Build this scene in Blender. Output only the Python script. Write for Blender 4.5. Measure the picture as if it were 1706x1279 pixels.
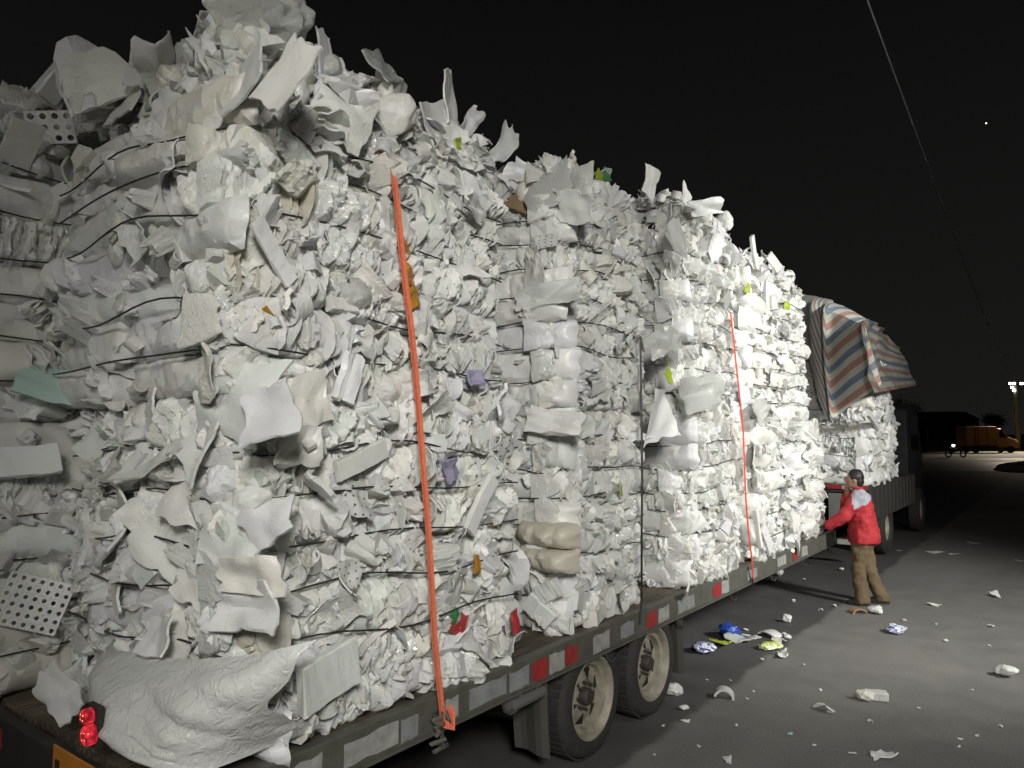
import bpy, bmesh, math, random
import numpy as np
from mathutils import Vector, Matrix, Euler

random.seed(7); rng = np.random.default_rng(7)
R_ = math.radians
scn = bpy.context.scene
COL = scn.collection
for _o in list(bpy.data.objects): bpy.data.objects.remove(_o)

# ------------------------------------------------------------------ camera
CAM = Vector((2.56, 0.0, 2.14)); YAW = 37.0; PITCH = 3.74; FPX = 1231.0; CW, CH = 1706.0, 1279.0
cam_d = bpy.data.cameras.new('camera'); cam = bpy.data.objects.new('camera', cam_d); COL.objects.link(cam)
cam.location = CAM; cam.rotation_euler = (R_(90 + PITCH), 0, R_(YAW))
cam_d.sensor_width = 36.0; cam_d.lens = 36.0 * FPX / CW; cam_d.clip_end = 2000; cam_d.clip_start = 0.05
scn.camera = cam
# ------------------------------------------------------------------ night sky with a faint city glow at the horizon
world = bpy.data.worlds.new('World'); scn.world = world; world.use_nodes = True
wn = world.node_tree.nodes; wl = world.node_tree.links; wn.clear()
wo = wn.new('ShaderNodeOutputWorld'); bg = wn.new('ShaderNodeBackground'); tc = wn.new('ShaderNodeTexCoord')
sp = wn.new('ShaderNodeSeparateXYZ'); wr = wn.new('ShaderNodeValToRGB')
wl.new(tc.outputs['Generated'], sp.inputs[0]); wl.new(sp.outputs['Z'], wr.inputs[0]); wl.new(wr.outputs[0], bg.inputs[0])
wr.color_ramp.elements[0].position = 0.0; wr.color_ramp.elements[0].color = (0.0100, 0.0099, 0.0093, 1)
wr.color_ramp.elements[1].position = 0.55; wr.color_ramp.elements[1].color = (0.0034, 0.0034, 0.0033, 1)
bg.inputs[1].default_value = 1.0; wl.new(bg.outputs[0], wo.inputs[0])
# ------------------------------------------------------------------ exposure / render
scn.render.engine = 'CYCLES'
scn.view_settings.view_transform = 'Standard'; scn.view_settings.look = 'None'
scn.view_settings.exposure = 0.0; scn.view_settings.gamma = 1.0
scn.cycles.use_denoising = True
scn.cycles.max_bounces = 6; scn.cycles.diffuse_bounces = 5; scn.cycles.glossy_bounces = 2; scn.cycles.transparent_max_bounces = 5
scn.cycles.use_adaptive_sampling = True; scn.cycles.adaptive_threshold = 0.03
scn.cycles.sample_clamp_indirect = 4.0
# yard floodlights, the last one an added fill: (mast base, lamp height, aim point, watts, cone degrees, blend, colour)
FLOODS = [
    ((8.2, 6.7), 5.6, (0.0, 9.9, 2.2), 3700, 74, 0.7, (1.0, 0.995, 0.945)),
    ((6.2, -3.4), 5.2, (0.3, 4.9, 1.2), 2300, 56, 1.0, (1.0, 0.985, 0.925)),
    ((3.2, -9.5), 6.6, (0.0, 6.0, 2.8), 560, 120, 0.6, (1.0, 0.98, 0.90)),  # unseen lamp added behind the camera to fill the shadows
]

# ================================================================== helpers
def ray(px, py):
    v = Vector((px - CW/2, -(py - CH/2), -FPX)); v.rotate(cam.rotation_euler); return v
def onX(px, py, x):
    d = ray(px, py); t = (x - CAM.x) / d.x; return CAM + d * t
def onY(px, py, y):
    d = ray(px, py); t = (y - CAM.y) / d.y; return CAM + d * t
def onZ(px, py, z=0.0):
    d = ray(px, py); t = (z - CAM.z) / d.z; return CAM + d * t
def Yof(px, x=0.0): return onX(px, 720, x).y
def scale_at(p):
    f = Vector((-math.sin(R_(YAW)), math.cos(R_(YAW)), 0)); return FPX / max(0.1, (p - CAM).dot(f))

_tab = rng.random((64, 64))
def vn(x, y, s=0):
    x = np.asarray(x, float) + s * 7.31; y = np.asarray(y, float) + s * 3.77
    xi = np.floor(x).astype(int); yi = np.floor(y).astype(int); fx = x - xi; fy = y - yi
    fx = fx*fx*(3-2*fx); fy = fy*fy*(3-2*fy)
    a = _tab[xi % 64, yi % 64]; b = _tab[(xi+1) % 64, yi % 64]; c = _tab[xi % 64, (yi+1) % 64]; d = _tab[(xi+1) % 64, (yi+1) % 64]
    return (a*(1-fx)+b*fx)*(1-fy) + (c*(1-fx)+d*fx)*fy
def ridge(x, y, s=0): return 1 - np.abs(2*vn(x, y, s) - 1)

def mesh(name, V, F, mat=None, smooth=False):
    me = bpy.data.meshes.new(name); me.from_pydata([tuple(map(float, v)) for v in V], [], [tuple(int(i) for i in f) for f in F])
    if mat: me.materials.append(mat)
    if smooth:
        me.polygons.foreach_set('use_smooth', [True]*len(me.polygons)); me.update(); me.set_sharp_from_angle(angle=R_(36))
    me.update(); return me
def tag(o, label=None, cat=None, group=None, kind=None):
    if label: o['label'] = label
    if cat: o['category'] = cat
    if group: o['group'] = group
    if kind: o['kind'] = kind
    return o
def link(name, data, parent=None, M=None, mat=None):
    o = bpy.data.objects.new(name, data); COL.objects.link(o)
    if parent is not None:
        o.parent = parent
    if M is not None:
        o.matrix_basis = (Matrix.Translation(-root_loc(parent)) @ M) if parent is not None else M
    elif parent is not None:
        o.location = -root_loc(parent)
    if mat is not None:
        o.material_slots[0].link = 'OBJECT'; o.material_slots[0].material = mat
    return o
def root_loc(p):
    v = Vector((0, 0, 0))
    while p is not None:
        v = v + Vector(p.location); p = p.parent
    return v
def thing(name, label, cat, loc=(0, 0, 0), group=None, kind=None):
    o = bpy.data.objects.new(name, None); o.empty_display_size = 0.2; COL.objects.link(o); o.location = loc
    return tag(o, label, cat, group, kind)
class MB:
    """collects simple shapes into one mesh (world coordinates)"""
    def __init__(s): s.V = []; s.F = []
    def add(s, V, F):
        n = len(s.V); s.V += [tuple(v) for v in V]; s.F += [tuple(i+n for i in f) for f in F]; return s
    def box(s, x0, x1, y0, y1, z0, z1):
        V = [(x, y, z) for x in (x0, x1) for y in (y0, y1) for z in (z0, z1)]
        return s.add(V, [(0,1,3,2),(4,6,7,5),(0,4,5,1),(2,3,7,6),(0,2,6,4),(1,5,7,3)])
    def tube(s, pts, r, n=8, cap=True):
        pts = [Vector(p) for p in pts]; rs = r if isinstance(r, (list, tuple)) else [r]*len(pts)
        V = []; F = []
        for i, p in enumerate(pts):
            t = (pts[min(i+1, len(pts)-1)] - pts[max(i-1, 0)]).normalized()
            if i == 0: a = t.cross(Vector((0, 0, 1)) if abs(t.z) < 0.8 else Vector((1, 0, 0))).normalized()
            else: a = (a - t*a.dot(t)).normalized()
            b = t.cross(a)
            for k in range(n):
                an = 2*math.pi*k/n; V.append(p + (a*math.cos(an) + b*math.sin(an))*rs[i])
        for i in range(len(pts)-1):
            for k in range(n):
                F.append((i*n+k, i*n+(k+1) % n, (i+1)*n+(k+1) % n, (i+1)*n+k))
        if cap: F.append(tuple(range(n-1, -1, -1))); F.append(tuple((len(pts)-1)*n+k for k in range(n)))
        return s.add(V, F)
    def lathe(s, prof, axis, c, n=32):
        """prof: (radius, along) rings about an axis ('x','y','z') through c"""
        V = []; F = []; m = len(prof)
        for k in range(n):
            an = 2*math.pi*k/n; ca, sa = math.cos(an), math.sin(an)
            for r, h in prof:
                p = {'x': (h, r*ca, r*sa), 'y': (r*ca, h, r*sa), 'z': (r*ca, r*sa, h)}[axis]
                V.append((p[0]+c[0], p[1]+c[1], p[2]+c[2]))
        for k in range(n):
            for j in range(m-1):
                F.append((k*m+j, k*m+j+1, ((k+1) % n)*m+j+1, ((k+1) % n)*m+j))
        return s.add(V, F)
    def build(s, name, mat, parent=None, smooth=False, bevel=0):
        o = link(name, mesh(name, s.V, s.F, mat, smooth), parent)
        if bevel:
            b = o.modifiers.new('bevel', 'BEVEL'); b.width = bevel; b.segments = 2; b.limit_method = 'ANGLE'
        return o

# ================================================================== materials
def newmat(name):
    m = bpy.data.materials.new(name); m.use_nodes = True; nt = m.node_tree
    return m, nt, nt.nodes['Principled BSDF'], nt.nodes['Material Output']
def N(nt, t, **kw):
    n = nt.nodes.new(t)
    for k, v in kw.items(): setattr(n, k, v)
    return n
def simple(name, col, rough=0.6, metal=0.0, noise=0.25, scale=8.0, bump=0.0, emit=None, estr=0.0):
    m, nt, bs, out = newmat(name)
    c = N(nt, 'ShaderNodeTexCoord'); nz = N(nt, 'ShaderNodeTexNoise'); nz.inputs['Scale'].default_value = scale; nz.inputs['Detail'].default_value = 6
    nt.links.new(c.outputs['Object'], nz.inputs['Vector'])
    mx = N(nt, 'ShaderNodeMix', data_type='RGBA'); mx.inputs['A'].default_value = (*[v*(1-noise) for v in col], 1); mx.inputs['B'].default_value = (*[min(1, v*(1+noise)) for v in col], 1)
    nt.links.new(nz.outputs['Fac'], mx.inputs['Factor']); nt.links.new(mx.outputs['Result'], bs.inputs['Base Color'])
    bs.inputs['Roughness'].default_value = rough; bs.inputs['Metallic'].default_value = metal
    if bump:
        b = N(nt, 'ShaderNodeBump'); b.inputs['Strength'].default_value = bump; b.inputs['Distance'].default_value = 0.01
        nt.links.new(nz.outputs['Fac'], b.inputs['Height']); nt.links.new(b.outputs[0], bs.inputs['Normal'])
    if emit:
        bs.inputs['Emission Color'].default_value = (*emit, 1); bs.inputs['Emission Strength'].default_value = estr
    return m
def foam_mat(name, tones, rough=0.42, transl=0.2, film=0.0, spec=0.5, dots=False, wrink=0.45, sss=0.0):
    m, nt, bs, out = newmat(name); L = nt.links
    oi = N(nt, 'ShaderNodeObjectInfo'); ge = N(nt, 'ShaderNodeNewGeometry'); ad = N(nt, 'ShaderNodeMath', operation='ADD'); fr = N(nt, 'ShaderNodeMath', operation='FRACT')
    L.new(oi.outputs['Random'], ad.inputs[0]); L.new(ge.outputs['Random Per Island'], ad.inputs[1]); L.new(ad.outputs[0], fr.inputs[0])
    cr = N(nt, 'ShaderNodeValToRGB'); cr.color_ramp.interpolation = 'LINEAR'; el = cr.color_ramp.elements
    while len(el) < len(tones): el.new(0.5)
    for i, t in enumerate(tones): el[i].position = i/(len(tones)-1); el[i].color = (*t, 1)
    L.new(fr.outputs[0], cr.inputs[0])
    c = N(nt, 'ShaderNodeTexCoord'); nz = N(nt, 'ShaderNodeTexNoise'); nz.inputs['Scale'].default_value = 2.3; nz.inputs['Detail'].default_value = 5
    L.new(ge.outputs['Position'], nz.inputs['Vector'])
    mr = N(nt, 'ShaderNodeMapRange'); mr.inputs['From Min'].default_value = 0.35; mr.inputs['From Max'].default_value = 0.75; mr.inputs['To Min'].default_value = 0; mr.inputs['To Max'].default_value = 0.45
    L.new(nz.outputs['Fac'], mr.inputs['Value'])
    mx = N(nt, 'ShaderNodeMix', data_type='RGBA', blend_type='MULTIPLY'); mx.inputs['B'].default_value = (0.80, 0.79, 0.74, 1)
    L.new(mr.outputs[0], mx.inputs['Factor']); L.new(cr.outputs[0], mx.inputs['A'])
    colout = mx.outputs['Result']
    if dots:
        sc = N(nt, 'ShaderNodeVectorMath', operation='SCALE'); sc.inputs['Scale'].default_value = 4.5; L.new(c.outputs['Generated'], sc.inputs[0])
        f2 = N(nt, 'ShaderNodeVectorMath', operation='FRACTION'); L.new(sc.outputs[0], f2.inputs[0])
        sep = N(nt, 'ShaderNodeSeparateXYZ'); L.new(f2.outputs[0], sep.inputs[0]); cmb = N(nt, 'ShaderNodeCombineXYZ'); L.new(sep.outputs[0], cmb.inputs[0]); L.new(sep.outputs[1], cmb.inputs[1])
        ds = N(nt, 'ShaderNodeVectorMath', operation='DISTANCE'); ds.inputs[1].default_value = (0.5, 0.5, 0); L.new(cmb.outputs[0], ds.inputs[0])
        lt = N(nt, 'ShaderNodeMath', operation='LESS_THAN'); lt.inputs[1].default_value = 0.14; L.new(ds.outputs['Value'], lt.inputs[0])
        m2 = N(nt, 'ShaderNodeMix', data_type='RGBA'); L.new(lt.outputs[0], m2.inputs['Factor']); L.new(colout, m2.inputs['A']); m2.inputs['B'].default_value = (0.13, 0.12, 0.11, 1); colout = m2.outputs['Result']
    L.new(colout, bs.inputs['Base Color'])
    bs.inputs['Roughness'].default_value = rough; bs.inputs['Specular IOR Level'].default_value = spec
    if sss: bs.inputs['Subsurface Weight'].default_value = sss; bs.inputs['Subsurface Radius'].default_value = (1, .95, .85); bs.inputs['Subsurface Scale'].default_value = .012
    # fine foam wrinkles
    w1 = N(nt, 'ShaderNodeTexNoise'); w1.inputs['Scale'].default_value = 26; w1.inputs['Detail'].default_value = 3; w1.inputs['Distortion'].default_value = 0.8
    L.new(ge.outputs['Position'], w1.inputs['Vector'])
    b = N(nt, 'ShaderNodeBump'); b.inputs['Strength'].default_value = wrink; b.inputs['Distance'].default_value = 0.012
    wd = N(nt, 'ShaderNodeMix', data_type='VECTOR'); wd.inputs['Factor'].default_value = 0.10; L.new(ge.outputs['Position'], wd.inputs['A']); L.new(w1.outputs['Color'], wd.inputs['B'])
    vo = N(nt, 'ShaderNodeTexVoronoi', feature='DISTANCE_TO_EDGE'); vo.inputs['Scale'].default_value = 15; L.new(wd.outputs['Result'], vo.inputs['Vector'])
    vm = N(nt, 'ShaderNodeMath', operation='MINIMUM'); vm.inputs[1].default_value = 0.22; L.new(vo.outputs['Distance'], vm.inputs[0])
    va = N(nt, 'ShaderNodeMath', operation='MULTIPLY_ADD'); va.inputs[1].default_value = 1.6; L.new(vm.outputs[0], va.inputs[0]); L.new(w1.outputs['Fac'], va.inputs[2])
    L.new(va.outputs[0], b.inputs['Height']); L.new(b.outputs[0], bs.inputs['Normal'])
    if not transl: return m
    tr = N(nt, 'ShaderNodeBsdfTranslucent'); L.new(colout, tr.inputs['Color']); L.new(b.outputs[0], tr.inputs['Normal'])
    ms = N(nt, 'ShaderNodeMixShader'); ms.inputs[0].default_value = transl; L.new(bs.outputs[0], ms.inputs[1]); L.new(tr.outputs[0], ms.inputs[2]); last = ms
    if film:
        tp = N(nt, 'ShaderNodeBsdfTransparent'); m3 = N(nt, 'ShaderNodeMixShader'); m3.inputs[0].default_value = film
        L.new(ms.outputs[0], m3.inputs[1]); L.new(tp.outputs[0], m3.inputs[2]); last = m3
    L.new(last.outputs[0], out.inputs['Surface']); return m
W0 = [(0.78,0.78,0.76),(0.72,0.74,0.73),(0.79,0.78,0.73),(0.70,0.74,0.69),(0.79,0.79,0.79),(0.66,0.66,0.64),(0.75,0.75,0.79),(0.80,0.80,0.78),(0.74,0.73,0.66),(0.78,0.78,0.76)]
M_FOAM = foam_mat('white_foam', W0, transl=0, sss=.5)
M_GLOSS = foam_mat('glossy_film_foam', [(0.72,0.73,0.72),(0.64,0.66,0.65),(0.76,0.76,0.74)], rough=0.16, transl=0, spec=0.9, wrink=0.6)
M_SMOOTH = foam_mat('smooth_foam', [(0.77,0.78,0.77),(0.73,0.76,0.74),(0.77,0.76,0.72),(0.80,0.80,0.79),(0.72,0.72,0.75),(0.76,0.74,0.66)], rough=0.36, wrink=0.2, sss=0.5, transl=0)
M_FILM = foam_mat('clear_film', [(0.72,0.73,0.72),(0.66,0.68,0.66),(0.75,0.75,0.73)], rough=0.18, transl=0.25, film=0.2, spec=0.8, wrink=0.6)
M_DOT = foam_mat('dotted_foam', [(0.77,0.77,0.75),(0.74,0.75,0.75)], dots=True, wrink=0.1)
M_BEIGE = foam_mat('beige_foam', [(0.70,0.66,0.55),(0.69,0.66,0.57)], rough=0.4, wrink=0.15)
M_GREY = foam_mat('grey_white_foam', [(0.60,0.60,0.59),(0.52,0.52,0.50),(0.62,0.61,0.58),(0.55,0.56,0.58)], transl=0)
M_YEL = foam_mat('orange_film', [(0.62,0.33,0.04),(0.55,0.26,0.03)], rough=0.25, transl=0.2, wrink=0.5)
M_LIME = foam_mat('lime_scrap', [(0.45,0.60,0.04),(0.50,0.58,0.08)], rough=0.4)
M_GREEN = foam_mat('green_scrap', [(0.05,0.30,0.10),(0.10,0.36,0.14)], rough=0.35)
M_TEAL = foam_mat('teal_ink_foam', [(0.45,0.68,0.62),(0.55,0.72,0.66)], rough=0.5)
M_RED = foam_mat('red_scrap', [(0.50,0.04,0.05),(0.55,0.10,0.08)], rough=0.35)
M_BLUE = foam_mat('blue_film', [(0.03,0.08,0.50),(0.04,0.10,0.45)], rough=0.3)
M_PURP = foam_mat('purple_film', [(0.40,0.37,0.58),(0.46,0.43,0.60)], rough=0.25)
M_BROWN = foam_mat('brown_card', [(0.30,0.20,0.11),(0.26,0.18,0.10)], rough=0.7, transl=0.0)
M_MIX = foam_mat('mixed_scrap', W0 + [(0.80,0.80,0.80)], rough=0.45, transl=0.22)

M_WIRE = simple('black_wire', (0.025, 0.024, 0.024), 0.5)
M_STRAP = simple('orange_webbing', (0.86, 0.19, 0.10), 0.6, scale=60, noise=0.35, bump=0.4)
M_REDSTRAP = simple('red_webbing', (0.66, 0.06, 0.03), 0.65, scale=120, noise=0.3)
M_STEEL = simple('rail_steel', (0.12, 0.12, 0.10), 0.55, 0.3, 0.45, 9, 0.3)
M_DARKSTEEL = simple('chassis_steel', (0.035, 0.033, 0.032), 0.7, 0.2, 0.4, 10, 0.3)
M_TAPEW = simple('white_reflective_tape', (0.32, 0.32, 0.30), 0.5, 0, 0.6, 14)
M_TAPEG = simple('grey_worn_tape', (0.24, 0.25, 0.25), 0.5, 0, 0.5, 12)
M_TAPER = simple('red_reflective_tape', (0.32, 0.028, 0.025), 0.45, 0, 0.5, 16)
M_TYRE = simple('tyre_rubber', (0.028, 0.026, 0.024), 0.85, 0, 0.35, 16, 0.4)
M_RIM = simple('cream_rim_paint', (0.27, 0.25, 0.195), 0.6, 0.1, 0.7, 11, 0.3)
M_HUB = simple('greasy_hub', (0.05, 0.04, 0.035), 0.7, 0.2, 0.4, 20)
M_FLAP = simple('mudflap_rubber', (0.06, 0.058, 0.05), 0.75, 0, 0.3, 6)
M_HOLE = simple('wheel_slot_dark', (0.008, 0.008, 0.008), 0.9)
M_SKIN = simple('skin', (0.33, 0.19, 0.125), 0.55, 0, 0.12, 30)
M_HAIR = simple('black_hair', (0.012, 0.011, 0.011), 0.5, 0, 0.4, 60)
M_JRED = simple('red_jacket', (0.40, 0.022, 0.03), 0.75, 0, 0.2, 12, 0.3)
M_JGREY = simple('grey_yoke', (0.33, 0.34, 0.39), 0.75, 0, 0.15, 12, 0.2)
M_TROUS = simple('brown_trousers', (0.12, 0.085, 0.045), 0.85, 0, 0.25, 14, 0.4)
M_GLOVE = simple('dark_glove', (0.03, 0.03, 0.028), 0.8)
M_SHOE = simple('dark_shoe', (0.03, 0.027, 0.024), 0.6)
M_SOLE = simple('white_sole', (0.6, 0.6, 0.58), 0.6)
M_ORANGE = simple('orange_truck_paint', (0.66, 0.27, 0.10), 0.5, 0, 0.25, 2)
M_CABBLUE = simple('dark_cab_paint', (0.03, 0.03, 0.035), 0.4)
M_GLASS = simple('dark_glass', (0.01, 0.012, 0.014), 0.08)
M_CONC = simple('pole_concrete', (0.22, 0.23, 0.19), 0.8, 0, 0.2, 4)
M_WALL = simple('far_wall', (0.045, 0.03, 0.027), 0.9, 0, 0.3, 1)
M_LEAF = simple('dark_leaf', (0.04, 0.06, 0.03), 0.8)
M_GRASS = simple('verge_grass', (0.05, 0.053, 0.02), 0.9, 0, 0.5, 3)
M_SIGN = simple('orange_marker_board', (0.50, 0.20, 0.03), 0.45, 0, 0.3, 8)
M_LAMP = simple('lit_lamp_glass', (0.9, 0.9, 0.9), 0.4, emit=(1, 0.98, 0.92), estr=14)
def lens_mat():
    m, nt, bs, out = newmat('lit_red_lens'); L = nt.links; ge = N(nt, 'ShaderNodeNewGeometry'); vo = N(nt, 'ShaderNodeTexVoronoi'); vo.inputs['Scale'].default_value = 45; L.new(ge.outputs['Position'], vo.inputs['Vector'])
    mr = N(nt, 'ShaderNodeMapRange'); mr.inputs['From Min'].default_value = 0; mr.inputs['From Max'].default_value = .75; mr.inputs['To Min'].default_value = .95; mr.inputs['To Max'].default_value = .10; L.new(vo.outputs['Distance'], mr.inputs['Value'])
    bs.inputs['Base Color'].default_value = (.35, .01, .015, 1); bs.inputs['Emission Color'].default_value = (1, .05, .075, 1); L.new(mr.outputs[0], bs.inputs['Emission Strength']); bs.inputs['Roughness'].default_value = .2; return m
M_REDGLOW = lens_mat()
M_LED = simple('lit_led', (0.9, 0.3, 0.2), 0.3, emit=(1.0, 0.35, 0.16), estr=3.0)
M_HEAD = simple('lit_headlight', (0.9, 0.9, 0.9), 0.3, emit=(1, 0.97, 0.9), estr=9)
M_AMBER = simple('lit_amber', (0.9, 0.5, 0.1), 0.3, emit=(1, 0.40, 0.06), estr=0.9)
M_STAR = simple('star_light', (1, 1, 1), 0.3, emit=(1, 1, 1), estr=3.5)
M_CABLE = simple('cable_sheath', (0.7, 0.7, 0.68), 0.5)

def wood_mat():
    m, nt, bs, out = newmat('worn_deck_wood'); L = nt.links
    c = N(nt, 'ShaderNodeTexCoord'); mp = N(nt, 'ShaderNodeMapping'); mp.inputs['Scale'].default_value = (26, 1.3, 26); L.new(c.outputs['Object'], mp.inputs[0])
    nz = N(nt, 'ShaderNodeTexNoise'); nz.inputs['Scale'].default_value = 1.6; nz.inputs['Detail'].default_value = 7; L.new(mp.outputs[0], nz.inputs['Vector'])
    cr = N(nt, 'ShaderNodeValToRGB'); e = cr.color_ramp.elements; e[0].position = 0.3; e[0].color = (0.035, 0.026, 0.018, 1); e[1].position = 0.72; e[1].color = (0.20, 0.155, 0.11, 1)
    L.new(nz.outputs['Fac'], cr.inputs[0])
    oi = N(nt, 'ShaderNodeObjectInfo'); mr = N(nt, 'ShaderNodeMapRange'); mr.inputs['To Min'].default_value = 0.6; mr.inputs['To Max'].default_value = 1.2; L.new(oi.outputs['Random'], mr.inputs['Value'])
    hs = N(nt, 'ShaderNodeHueSaturation'); L.new(cr.outputs[0], hs.inputs['Color']); L.new(mr.outputs[0], hs.inputs['Value']); L.new(hs.outputs[0], bs.inputs['Base Color'])
    b = N(nt, 'ShaderNodeBump'); b.inputs['Strength'].default_value = 0.5; b.inputs['Distance'].default_value = 0.01; L.new(nz.outputs['Fac'], b.inputs['Height']); L.new(b.outputs[0], bs.inputs['Normal'])
    bs.inputs['Roughness'].default_value = 0.75; return m
M_WOOD = wood_mat()

def ground_mat():
    m, nt, bs, out = newmat('yard_pavement'); L = nt.links
    ge = N(nt, 'ShaderNodeNewGeometry'); P = ge.outputs['Position']
    def noise(scale, det, dist=0.0):
        n = N(nt, 'ShaderNodeTexNoise'); n.inputs['Scale'].default_value = scale; n.inputs['Detail'].default_value = det; n.inputs['Distortion'].default_value = dist; L.new(P, n.inputs['Vector']); return n.outputs['Fac']
    big = noise(0.35, 6, 0.5); mid = noise(3.0, 6); fine = noise(90, 3)
    cr = N(nt, 'ShaderNodeValToRGB'); e = cr.color_ramp.elements; e[0].position = 0.32; e[0].color = (0.137, 0.134, 0.126, 1); e[1].position = 0.68; e[1].color = (0.181, 0.177, 0.166, 1); L.new(big, cr.inputs[0])
    mp = N(nt, 'ShaderNodeMapRange'); mp.inputs['From Min'].default_value = 0.3; mp.inputs['From Max'].default_value = 0.7; mp.inputs['To Min'].default_value = 0.9; mp.inputs['To Max'].default_value = 1.1; L.new(mid, mp.inputs['Value'])
    hs = N(nt, 'ShaderNodeHueSaturation'); L.new(cr.outputs[0], hs.inputs['Color']); L.new(mp.outputs[0], hs.inputs['Value'])
    # grit: pale specks
    vo = N(nt, 'ShaderNodeTexVoronoi'); vo.inputs['Scale'].default_value = 16; L.new(P, vo.inputs['Vector'])
    lt = N(nt, 'ShaderNodeMath', operation='LESS_THAN'); lt.inputs[1].default_value = 0.055; L.new(vo.outputs['Distance'], lt.inputs[0])
    sp2 = N(nt, 'ShaderNodeMath', operation='GREATER_THAN'); sp2.inputs[1].default_value = 0.56; L.new(noise(1.6, 4), sp2.inputs[0])
    mu = N(nt, 'ShaderNodeMath', operation='MULTIPLY'); L.new(lt.outputs[0], mu.inputs[0]); L.new(sp2.outputs[0], mu.inputs[1])
    mg = N(nt, 'ShaderNodeMix', data_type='RGBA'); mg.inputs['B'].default_value = (0.30, 0.29, 0.27, 1); L.new(mu.outputs[0], mg.inputs['Factor']); L.new(hs.outputs[0], mg.inputs['A'])
    ag = N(nt, 'ShaderNodeMapRange'); ag.inputs['From Min'].default_value = .3; ag.inputs['From Max'].default_value = .7; ag.inputs['To Min'].default_value = .72; ag.inputs['To Max'].default_value = 1.28; L.new(fine, ag.inputs['Value'])
    h2 = N(nt, 'ShaderNodeHueSaturation'); L.new(mg.outputs['Result'], h2.inputs['Color']); L.new(ag.outputs[0], h2.inputs['Value'])
    # pale tyre scuffs
    wv = N(nt, 'ShaderNodeTexWave'); wv.inputs['Scale'].default_value = 0.55; wv.inputs['Distortion'].default_value = 9; wv.inputs['Detail'].default_value = 2; wv.inputs['Detail Scale'].default_value = 0.6; L.new(P, wv.inputs['Vector'])
    ws = N(nt, 'ShaderNodeMapRange'); ws.inputs['From Min'].default_value = 0.96; ws.inputs['From Max'].default_value = 1.0; ws.inputs['To Max'].default_value = 0.35; L.new(wv.outputs['Fac'], ws.inputs['Value'])
    wm = N(nt, 'ShaderNodeMath', operation='MULTIPLY'); L.new(ws.outputs[0], wm.inputs[0]); L.new(big, wm.inputs[1])
    mw = N(nt, 'ShaderNodeMix', data_type='RGBA'); mw.inputs['B'].default_value = (0.19, 0.18, 0.16, 1); L.new(wm.outputs[0], mw.inputs['Factor']); L.new(h2.outputs[0], mw.inputs['A'])
    # pavement colour darker on the trailer side (edge at x = 0.2)
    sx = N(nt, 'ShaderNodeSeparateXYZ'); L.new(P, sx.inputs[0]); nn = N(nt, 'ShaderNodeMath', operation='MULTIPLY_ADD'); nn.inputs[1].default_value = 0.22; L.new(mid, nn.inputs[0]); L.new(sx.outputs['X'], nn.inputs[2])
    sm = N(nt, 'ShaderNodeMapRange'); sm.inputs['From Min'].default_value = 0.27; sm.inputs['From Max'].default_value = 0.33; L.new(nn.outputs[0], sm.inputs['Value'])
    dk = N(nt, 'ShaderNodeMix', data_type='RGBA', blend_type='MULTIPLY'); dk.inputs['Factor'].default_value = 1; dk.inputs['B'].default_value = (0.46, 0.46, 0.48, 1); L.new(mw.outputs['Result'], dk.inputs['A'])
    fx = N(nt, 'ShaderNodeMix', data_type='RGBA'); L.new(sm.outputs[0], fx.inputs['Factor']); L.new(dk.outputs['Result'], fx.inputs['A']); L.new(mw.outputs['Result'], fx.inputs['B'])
    L.new(fx.outputs['Result'], bs.inputs['Base Color'])
    rr = N(nt, 'ShaderNodeMapRange'); rr.inputs['To Min'].default_value = 0.55; rr.inputs['To Max'].default_value = 0.85; L.new(mid, rr.inputs['Value']); L.new(rr.outputs[0], bs.inputs['Roughness'])
    ab = N(nt, 'ShaderNodeMath', operation='MULTIPLY_ADD'); ab.inputs[1].default_value = 3.0; L.new(mid, ab.inputs[0]); L.new(fine, ab.inputs[2])
    b = N(nt, 'ShaderNodeBump'); b.inputs['Strength'].default_value = 0.45; b.inputs['Distance'].default_value = 0.008; L.new(ab.outputs[0], b.inputs['Height']); L.new(b.outputs[0], bs.inputs['Normal'])
    return m

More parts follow.
